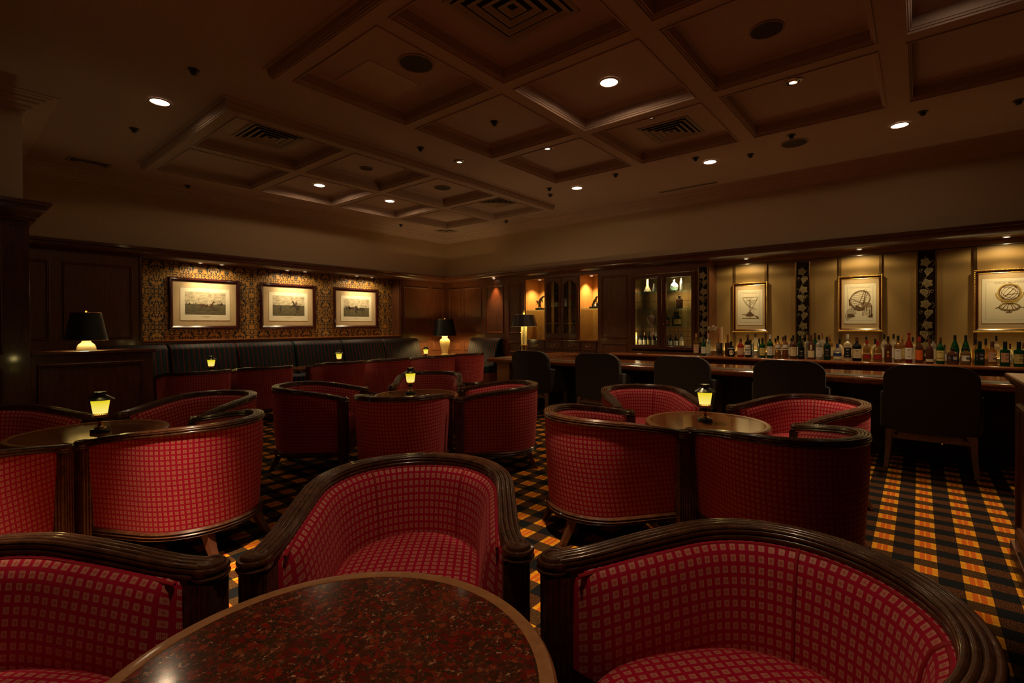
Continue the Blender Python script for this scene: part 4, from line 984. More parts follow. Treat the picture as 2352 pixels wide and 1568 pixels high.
# etched grape vine mirror columns
def leafp(cx, cy, s, rot):
    P = []
    for k in range(30):
        a = 2*PI*k/30; r = s*(.62+.30*abs(math.cos(2.5*a))+.06*math.cos(10*a)); P.append((cx+r*math.sin(a+rot), cy+r*math.cos(a+rot)))
    return P
def etched(y, W_, z0, z1, xf, lab):
    root = empty('etched_mirror_column', (xf, y, z0), 0, lab, 'mirror', 'etched grape vine mirror columns')
    MB().box(-.012, 0, -W_/2, W_/2, 0, z1-z0).build('mirror_panel', 'mirror_dark', root)
    m = MB()
    for s in (-1, 1): m.box(-.018, -.0, s*W_/2-.008, s*W_/2+.008, 0, z1-z0)
    m.build('edge_strip', 'brass', root)
    def T(x, yy, l=0): return (-.0125-l, -x, yy)
    m = MB(); H_ = z1-z0-.06; n = 5; pit = H_/n
    path = [(.03*math.sin(2*PI*k/16), H_*k/(16*n)) for k in range(16*n+1)]
    stroke(m, path, .006, T, lift=.001)
    rnd = random.Random(3)
    for i in range(n):
        b = pit*(i+.02)
        # grape cluster
        sx = 1 if i % 2 == 0 else -1
        for r_, row in enumerate((1, 2, 3, 4, 4, 3)):
            for q_ in range(row):
                gx = sx*.008+(q_-(row-1)/2)*.0205+r_*.004*sx; gy = b+.012+r_*.0165
                m.lathe([(.0, .006), (.006, .005), (.0102, .002), (.0108, 0)], (0, 0, 0), 8)
                k = 8*4
                for vi in range(len(m.v)-k, len(m.v)): x_, y_, z_ = m.v[vi]; m.v[vi] = T(gx+x_, gy+y_, z_+.001)
        lx_, ly_ = -sx*.010, b+.175*pit/.26
        P_ = leafp(lx_, ly_, .060, .35*sx); m.add([T(lx_, ly_, .005)]+[T(a_, c_, .0015) for a_, c_ in P_], [(0, 1+k, 1+(k+1) % 30) for k in range(30)])
        for k in range(5):
            an = 2*PI*k/5+.35*sx; stroke(m, [(lx_, ly_), (lx_+.05*math.sin(an), ly_+.05*math.cos(an))], .003, T, lift=.0055)
        stroke(m, ell(-sx*.050, b+.075, .018, .018, 0, 12, 0, 5.2), .0045, T, lift=.001); stroke(m, ell(-sx*.046, b+.078, .008, .008, 0, 8, 0, 5.2), .0035, T, lift=.001); stroke(m, ell(sx*.055, b+.16*pit/.26, .018, .032, 0, 10, -1.5, 2.4), .0045, T, lift=.001)
    m.build('grape_vine_etching', 'etch', root, smooth=60)
etched(1.268, .172, .748, 2.08, 7.805, 'etched grape vine mirror column between the first two gold framed prints'); etched(-.073, .182, .748, 2.10, 7.805, 'etched grape vine mirror column between the tilted ring and globe prints')
etched(2.535, .135, .80, 2.08, XE-.001, 'shadowed etched grape vine mirror strip beside the glass cabinet')
# ------------------------------------------------------------------ built-in glass fronted cabinet beside the bar
t = empty('glass_cabinet', (XE, 3.2, .80), 0, 'wood framed cabinet with two leaded glass doors full of bottles', 'cabinet')
MB().box(.05, .455, .515, .519, 0, 1.225).build('side_panel', 'wood_light', t); MB().box(.05, .455, -.539, -.535, 0, 1.225).build('side_panel', 'wood_light', t)
MB().box(.452, .458, -.535, .515, 0, 1.225).build('back_panel', 'wood_light', t); MB().box(.0, .45, -.535, .515, 0, .02).build('floor_board', 'wood', t)
for z in (.375, .655, .945): MB().box(.06, .44, -.53, .51, z, z+.010).build('glass_shelf', 'glass_shelf', t)
for y0, y1, ky in ((.0, .525, .035), (-.55, -.01, -.045)):
    d = MB(); d.frame((-.012, y0, .012), Y3, Z3, -X3, y1-y0, 1.21, [(0, -.02), (0, .010), (.006, .014), (.045, .014), (.050, .008), (.066, .006), (.070, -.01)]); dd = d.build('door', 'wood', t, smooth=20)
    MB().box(-.010, -.006, y0+.065, y1-.065, .075, 1.16).build('glass_pane', 'glass', dd)
    m = MB(); a, b, lo, hi = y0+.068, y1-.068, .08, 1.155; mid = (a+b)/2
    def T(x, y, l=0): return (-.013-l, x, y)
    for yy in (mid-.055, mid+.055, mid, a+.05, b-.05): stroke(m, [(yy, lo), (yy, hi)], .0035, T)
    for zz in (.16, .22, .30, .36, .78, 1.06): stroke(m, [(a, zz), (b, zz)], .0035, T)
    for s in (-1, 1):
        for k in range(3): stroke(m, [(mid+s*.055, 1.04-.10*k), (mid, .94-.10*k)], .0035, T); stroke(m, [(mid+s*.055, .62+.07*k), (mid, .50+.07*k)], .0035, T)
    m.build('leading', 'black_metal', dd)
    m = MB(); m.lathe([(.004, 0), (.004, -.012), (.011, -.018), (.008, -.026), (0, -.027)], (-.026, ky, .42), 12, 'x'); m.build('knob', 'brass', dd, smooth=50)
MB().box(.06, .08, .47, .49, .02, .28).build('light_tube', 'key_light', t); MB().box(.06, .08, -.50, -.48, .02, .28).build('light_tube', 'key_light', t)  # right-hand tube is an addition mirroring the left, to brighten the labels
# ------------------------------------------------------------------ wall unit with open bays and arched doors
t = empty('display_unit', (XE, 5.2, .12), 0, 'built-in wood display unit with arched glass doors, drawers and lit open bays', 'cabinet')
def L(m, name, mt, par=None, **k):
    o = m.build(name, mt, par or t, **k)
    if par is None: o.location = (-XE, -5.2, -.12)
    return o
L(MB().box(7.925, 7.94, 4.38, 6.02, .12, 2.1), 'back_panel', 'wood_light')
L(MB().box(XE+.03, 7.925, 4.37, 4.385, .94, 2.1), 'side_panel', 'wood_light'); L(MB().box(XE+.03, 7.925, 6.015, 6.03, .94, 2.1), 'side_panel', 'wood_light')
L(MB().box(XE+.03, 7.925, 5.535, 5.555, .94, 2.1), 'divider', 'wood_light'); L(MB().box(XE+.03, 7.925, 4.755, 4.775, .94, 2.1), 'divider', 'wood_light')
L(MB().box(XE-.03, 7.925, 4.37, 6.03, .915, .94), 'counter', 'wood_bar', bevel=.004); L(MB().box(XE+.0, 7.925, 4.37, 6.03, .12, .915), 'base', 'wood')
for y0, y1, z in ((4.39, 4.75, 1.50), (5.56, 6.01, 1.50), (4.78, 5.53, 1.55), (4.78, 5.53, 1.80)): L(MB().box(XE+.06, 7.92, y0, y1, z, z+.010), 'glass_shelf', 'glass_shelf')
# arched doors
for y0, y1, ky in ((5.155, 5.535, 5.185), (4.775, 5.145, 5.12)):
    m = MB(); w_ = y1-y0; a, b = .055, w_-.055; zb, zt = .955, 2.09
    outer = [(0, zb), (w_, zb), (w_, zt), (0, zt)]
    arc = [(b-(b-a)*k/14, 1.955+.075*math.sin(PI*k/14)) for k in range(15)]
    inner = [(a, zb+.10), (b, zb+.10)]+arc
    # ring of quads between matching boundary samples
    def samp(P, n):
        seg = [math.dist(P[i], P[(i+1) % len(P)]) for i in range(len(P))]; tot = sum(seg); out = []
        for k in range(n):
            d = tot*k/n; i = 0
            while d > seg[i]: d -= seg[i]; i += 1
            p, q_ = P[i], P[(i+1) % len(P)]; f = d/seg[i]; out.append((p[0]+(q_[0]-p[0])*f, p[1]+(q_[1]-p[1])*f))
        return out
    inn = inner; out_ = []
    for (x, z) in inn:
        if z < zb+.2: out_.append((0 if x < w_/2 else w_, zb))
        else: out_.append(((0 if x <= a+1e-4 else (w_ if x >= b-1e-4 else x/w_*w_+(x-w_/2)*.45*0)), zt))
    f0 = lambda P, x: [(x, y0+p[0], p[1]) for p in P]
    m.grid([f0(out_, XE+.02), f0(out_, XE-.002), f0([((p[0]*.2+q_[0]*.8), p[1]*.2+q_[1]*.8) for p, q_ in zip(out_, inn)], XE-.004), f0(inn, XE+.004), f0(inn, XE+.02)], True)
    dd = L(m, 'door', 'wood'); m = MB(); m.add([(XE+.010, y0+x, z) for x, z in inn], [list(range(len(inn)))]); m.build('glass_pane', 'glass', dd)
    m = MB()
    for yy in (w_/2-.02, w_/2, w_/2+.02): m.box(XE+.003, XE+.008, y0+yy-.0025, y0+yy+.0025, zb+.10, 2.02)
    for zz in (1.24,): m.box(XE+.003, XE+.008, y0+a, y0+b, zz, zz+.004)
    m.build('glazing_bar', 'brass', dd)
    m = MB(); m.lathe([(.004, 0), (.004, -.010), (.010, -.016), (.007, -.024), (0, -.025)], (XE-.003, ky, 1.52), 12, 'x'); m.build('knob', 'brass', dd, smooth=50)
for y0, y1 in ((5.53, 5.92), (5.13, 5.52), (4.73, 5.12), (4.39, 4.72)):
    m = MB(); m.box(XE-.018, XE, y0, y1, .755, .905); m.frame((XE-.018, y0, .755), Y3, Z3, -X3, y1-y0, .15, [(0, 0), (.003, .006), (.014, .006), (.020, .0)]); dd = L(m, 'drawer', 'wood')
    c = (y0+y1)/2; m = MB(); m.tube([(XE-.020, c-.045, .842), (XE-.032, c-.040, .826), (XE-.036, c, .816), (XE-.032, c+.040, .826), (XE-.020, c+.045, .842)], .0035, 6)
    for s in (-1, 1): m.lathe([(.009, 0), (.007, -.006), (0, -.007)], (XE-.0235, c+s*.045, .844), 10, 'x')
    m.build('handle', 'brass', dd, smooth=50)
    m = MB(); m.box(XE-.018, XE, y0, y1, .16, .735); m.frame((XE-.018, y0, .16), Y3, Z3, -X3, y1-y0, .575, [(0, 0), (.003, .006), (.030, .006), (.040, .0)]); dd = L(m, 'cupboard_door', 'wood')
    ky = y0+.05 if y0 in (5.53, 4.73) else y1-.05
    m = MB(); m.lathe([(.004, 0), (.004, -.010), (.010, -.016), (.007, -.024), (0, -.025)], (XE-.018, ky, .69), 12, 'x'); m.build('knob', 'brass', dd, smooth=50)
# things on the shelves of the display unit
def skin(name, chain, mt, par, loc_, lv=2):
    """chain: list of (branch points [(x,y,z,r)...]) joined at shared first points"""
    me = bpy.data.meshes.new(name); vs = []; es = []; rs = []; idx = {}
    for br in chain:
        prev = None
        for x, y, z, r in br:
            k = (round(x, 4), round(y, 4), round(z, 4))
            if k not in idx: idx[k] = len(vs); vs.append((x, y, z)); rs.append(r)
            if prev is not None: es.append((prev, idx[k]))
            prev = idx[k]
    me.from_pydata(vs, es, []); me.materials.append(MATS[mt])
    o = bpy.data.objects.new(name, me); COL.objects.link(o); o.parent = par; o.location = loc_
    s = o.modifiers.new('skin', 'SKIN'); s.use_smooth_shade = True
    for i, v in enumerate(me.skin_vertices[0].data if me.skin_vertices else []): v.radius = (rs[i], rs[i]); v.use_root = (i == 0)
    if not me.skin_vertices:
        bpy.context.view_layer.objects.active = o
    u = o.modifiers.new('sub', 'SUBSURF'); u.levels = lv; u.render_levels = lv
    return o
def lumps(segs):
    """tapered limbs as one mesh; segs: (p0, p1, r0, r1)"""
    m = MB()
    for p, q, a, b in segs:
        p, q = Vector(p), Vector(q); pts = []; n = 6
        m.lathe([(0, 0)], seg=3) if False else None
        rows = []; d = (q-p).normalized(); u = d.cross(Vector((.3, .9, .2))).normalized(); w_ = d.cross(u)
        for k in range(-2, n+3):
            f = min(max(k/n, 0), 1); c = p.lerp(q, f); r = a+(b-a)*f
            if k < 0: th = (k+2)/2*PI/2; c = p-d*a*math.cos(th); r = a*math.sin(th)+.0002
            if k > n: th = (k-n)/2*PI/2; c = q+d*b*math.sin(th); r = b*math.cos(th)+.0002
            rows.append([c+(u*math.cos(2*PI*j/10)+w_*math.sin(2*PI*j/10))*r for j in range(10)])
        m.grid(rows, True)
    return m
t = empty('statuette', (7.70, 5.83, 1.511), 0, 'dark bronze statuette of a bending figure on a black block, left lit bay', 'statue')
MB().box(-.05, .05, -.075, .075, 0, .04).build('block', 'black', t, bevel=.003)
m = lumps([((0, .02, .06), (0, .01, .13), .018, .022), ((0, -.01, .06), (0, -.0, .13), .018, .022), ((0, .01, .14), (0, -.02, .21), .032, .028), ((0, .04, .16), (0, .07, .175), .034, .022), ((0, -.02, .21), (0, -.07, .245), .026, .018), ((0, -.07, .25), (0, -.095, .26), .020, .018), ((0, -.05, .22), (0, -.06, .16), .010, .007), ((.02, -.04, .22), (.02, -.05, .15), .009, .006), ((0, .06, .16), (0, .075, .10), .010, .006), ((0, 0, .045), (0, 0, .06), .040, .026)])
m.build('figure', 'bronze', t, smooth=80)
t = empty('statuette', (7.70, 4.56, 1.511), 0, 'bronze statuette of a seated figure on a flat black base, right lit bay', 'statue')
MB().box(-.06, .06, -.10, .10, 0, .03).build('block', 'black', t, bevel=.003)
m = lumps([((0, .06, .05), (0, .03, .12), .024, .024), ((0, .03, .12), (0, -.01, .17), .026, .024), ((0, -.01, .19), (0, -.03, .205), .020, .018), ((0, .06, .05), (0, -.02, .055), .022, .018), ((0, -.02, .055), (0, -.04, .09), .018, .02), ((0, -.04, .05), (0, -.08, .045), .018, .012), ((0, .02, .15), (0, -.03, .11), .011, .008), ((0, .0, .04), (0, .0, .045), .05, .045)])
m.build('figure', 'bronze', t, smooth=80)
tag(MB().box(-.03, .03, -.085, .085, 0, .085).build('white_box', 'ceramic_white', None, loc=(7.70, 5.47, 1.561), bevel=.003), 'small white box behind the left arched glass door', 'box')
tag(MB().box(-.006, .006, -.045, .045, 0, .155).build('white_card', 'ceramic_white', None, loc=(7.74, 5.26, 1.561)), 'upright pale card behind the arched glass doors', 'card')
mat('red_glass', (.55, .02, .02), .1, spec=.8); mat('jug_clay', (.32, .22, .10), .3, coat=.3); mat('clear_glass', (.9, .9, .88), .04, trans=.9, ior=1.3)
t = empty('goblet', (7.70, 5.07, 1.561), 0, 'red glass goblet on a tall clear stem behind the right arched door', 'glass')
m = MB(); m.lathe([(.032, 0), (.030, .004), (.006, .010), (.008, .03), (.005, .05), (.010, .07), (.006, .09), (.012, .115)], seg=20); m.build('stem', 'clear_glass', t, smooth=50)
m = MB(); m.lathe([(0, .115), (.020, .125), (.030, .165), (.040, .215), (.036, .215), (0, .15)], seg=20); m.build('bowl', 'red_glass', t, smooth=50)
t = empty('stoneware_jug', (7.70, 5.03, .942), 0, 'round brown stoneware jug behind the right arched door', 'jug')
m = MB(); m.lathe([(0, 0), (.045, 0), (.045, .03), (.050, .04), (.085, .12), (.09, .18), (.075, .235), (.03, .26), (.018, .27)], seg=28); m.build('body', 'jug_clay', t, smooth=50)
m = MB(); m.lathe([(.018, .262), (.016, .30), (.03, .34), (.03, .35), (0, .35)], seg=20); m.build('neck', 'black', t, smooth=50)
t = empty('stoneware_jug', (7.70, 5.33, .942), 0, 'dim round jug behind the left arched door', 'jug')
m = MB(); m.lathe([(0, 0), (.045, 0), (.045, .03), (.085, .12), (.09, .19), (.07, .235), (.03, .25), (0, .25)], seg=28); m.build('body', 'jug_clay', t, smooth=50)
tag(MB().lathe([(0, 0), (.030, 0), (.030, .01), (.012, .03), (.012, .22), (.008, .24), (.008, .28), (0, .28)], seg=20).build('slender_bottle', 'clear_glass', None, smooth=50, loc=(7.68, 5.80, .942)), 'slender clear bottle standing low in the left lit bay', 'bottle')
# ------------------------------------------------------------------ bottles
GL = {'clear': ((.72, .70, .60), .75), 'amber_clear': ((.38, .20, .06), .7), 'amber': ((.20, .065, .018), .35), 'amber_dark': ((.10, .035, .015), .15), 'amber_red': ((.32, .03, .012), .35), 'black': ((.008, .007, .006), 0), 'green': ((.007, .065, .016), .3), 'dark_green': ((.006, .03, .012), .05), 'brown': ((.10, .035, .02), .1), 'blue': ((.01, .03, .05), .1)}
for k, (c, tr) in GL.items(): mat('bottle_'+k, c, .06, spec=.7, trans=tr, ior=1.25, coat=.3)
LC = {'tan': (.55, .33, .18), 'white': (.66, .60, .46), 'pale_green': (.48, .48, .26), 'cream': (.60, .48, .26), 'yellow': (.58, .46, .14), 'black': (.012, .011, .010), 'blue': (.02, .035, .12), 'orange': (.62, .10, .012), 'red': (.30, .02, .015), 'salmon': (.55, .29, .14), 'cork': (.36, .17, .08), 'brown': (.10, .035, .02), 'silver': (.55, .5, .42), 'pink': (.55, .25, .20), 'dark_green': (.01, .03, .015), 'gold': (.5, .3, .06)}
for k, c in LC.items(): mat('label_'+k, tuple(min(.85, q*1.3) for q in c), .5)
def bottle(x, y, z, h, d, kind, gl, lab, cap, label, group, front=True, yaw=None):
    ang = math.atan2(-y, -x) if yaw is None else yaw     # labels look towards the lounge
    root = empty('bottle', (x, y, z), ang, label, 'bottle', group)
    r = d/2; sq = 0; seg = 20
    if kind == 'round': P = [(0, 0), (.9, 0), (1, .012), (1, .58), (.92, .64), (.55, .70), (.36, .74), (.32, .80), (.32, .90)]; cz = .86
    elif kind == 'tall': P = [(0, 0), (.92, 0), (1, .012), (.98, .50), (.70, .66), (.42, .78), (.30, .84), (.30, .90)]; cz = .87
    elif kind == 'squat': P = [(0, 0), (.86, 0), (.95, .02), (1, .35), (.96, .55), (.70, .66), (.36, .72), (.30, .80), (.30, .88)]; cz = .80
    elif kind == 'square': P = [(0, 0), (.94, 0), (1, .012), (1, .60), (.90, .66), (.48, .68), (.42, .72), (.38, .84)]; cz = .80; sq = 5
    elif kind == 'facet': P = [(0, 0), (.94, 0), (1, .02), (1, .66), (.86, .72), (.40, .80), (.28, .84), (.28, .90)]; cz = .86; sq = 4; seg = 24
    else: P = [(0, 0), (.70, 0), (.78, .02), (1, .35), (1, .52), (.80, .64), (.42, .74), (.30, .80), (.30, .88)]; cz = .84
    m = MB(); m.lathe([(a*r, b*h) for a, b in P], seg=seg, squ=sq); m.build('glass_body', 'bottle_'+gl, root, smooth=35)
    cr_ = {'round': .36, 'tall': .34, 'squat': .34, 'square': .42, 'facet': .36}.get(kind, .36)*r
    if kind == 'decanter' or kind == 'facet': pr_ = [(0, cz*h), (cr_, cz*h), (cr_*.8, h*.93), (cr_*1.5, h*.97), (cr_*1.3, h), (0, h)]
    else: pr_ = [(0, cz*h-.012), (cr_, cz*h-.012), (cr_*1.02, h*.995), (cr_*.9, h), (0, h)]
    m = MB(); m.lathe(pr_, seg=16); m.build('cap', 'label_'+cap, root, smooth=35)
    if lab == 'none': return root
    def band(z0, z1, span, mt, off=.0008, nm='label'):
        m = MB(); rows = [[], []]; n = 12
        for k in range(n+1):
            a = -span/2+span*k/n; ca, sa = math.cos(a), math.sin(a); rr = r
            if sq: rr = r/((abs(ca)**sq+abs(sa)**sq)**(1/sq))
            for j, zz in enumerate((z0, z1)): rows[j].append(((rr+off)*ca, (rr+off)*sa, zz*h))
        m.grid(rows); return m.build(nm, mt, root, smooth=60)
    kan = None
    if lab.startswith('kanji'): lab, kan = lab.split(':'); lab = lab[6:]
    sp = 2.2 if not sq else 1.45
    if lab == 'white2': band(.10, .30, sp, 'label_silver'); band(.34, .54, sp*.8, 'label_white')
    elif lab == 'white_top': band(.38, .60, sp, 'label_white'); band(.42, .46, sp*.8, 'label_brown', .0014)
    elif lab == 'oval':
        m = MB(); c = []
        for k in range(20):
            a = 2*PI*k/20; u = .62*math.cos(a); ca, sa = math.cos(u), math.sin(u); c.append(((r+.001)*ca, (r+.001)*sa, h*(.27+.17*math.sin(a))))
        m.add([((r+.001), 0, h*.27)]+c, [(0, 1+k, 1+(k+1) % 20) for k in range(20)]); m.build('label', 'label_cream', root, smooth=60); band(.52, .56, 2.6, 'label_white')
    elif lab == 'cream_oval': band(.08, .36, sp, 'label_cream'); band(.40, .60, .55, 'label_cream')
    elif lab == 'cream_low': band(.07, .18, sp, 'label_cream')
    elif lab == 'dark_small': band(.20, .28, .5, 'label_orange'); band(.34, .42, .5, 'label_gold')
    elif lab == 'red_low': band(.12, .32, sp, 'label_red'); band(.36, .40, sp*.7, 'label_tan')
    elif lab == 'yellow': band(.22, .50, sp, 'label_yellow'); band(.12, .205, sp, 'label_yellow')
    elif lab == 'blue': band(.26, .44, sp, 'label_blue'); band(.10, .22, sp, 'label_cream')
    elif kan and sq: band(.16 if len(kan) > 1 else .22, .54, sp*.9, 'label_'+lab)
    else: band(.12, .50, sp, 'label_'+lab)
    if front and not kan and lab in ('tan', 'white', 'cream', 'yellow', 'pale_green', 'orange', 'black', 'white2', 'cream_low'):
        ink = 'label_cream' if lab == 'black' else ('label_gold' if lab == 'orange' else 'label_brown')
        for z0, w_ in ((.43, .9), (.40, .5), (.30, .25), (.20, .7)): band(z0, z0+.012, w_, ink, .0014, 'label_line')
    if kan:
        rr = r*.98 if sq else r
        def T(a, b, l=0): return (r+.0016+l, a, b)
        s_ = .34*d if len(kan) > 1 else .42*d
        for i, ch in enumerate(kan): text_mesh(ch, s_, 'label_black' if lab != 'black' else 'label_silver', root, T, r*.40*(1 if sq else 0), h*(.44-.16*i) if len(kan) > 1 else h*.37, 0, 'lettering')
        if sq:
            for z0, w_ in ((.46, .35), (.42, .5), (.36, .4), (.26, .45)):
                m = MB(); y0_ = -r*.75; m.add([T(y0_, h*z0), T(y0_+w_*r, h*z0), T(y0_+w_*r, h*z0+.002), T(y0_, h*z0+.002)], [(0, 1, 2, 3)]); m.build('label_line', 'label_brown' if lab != 'black' else 'label_silver', root)
    return root
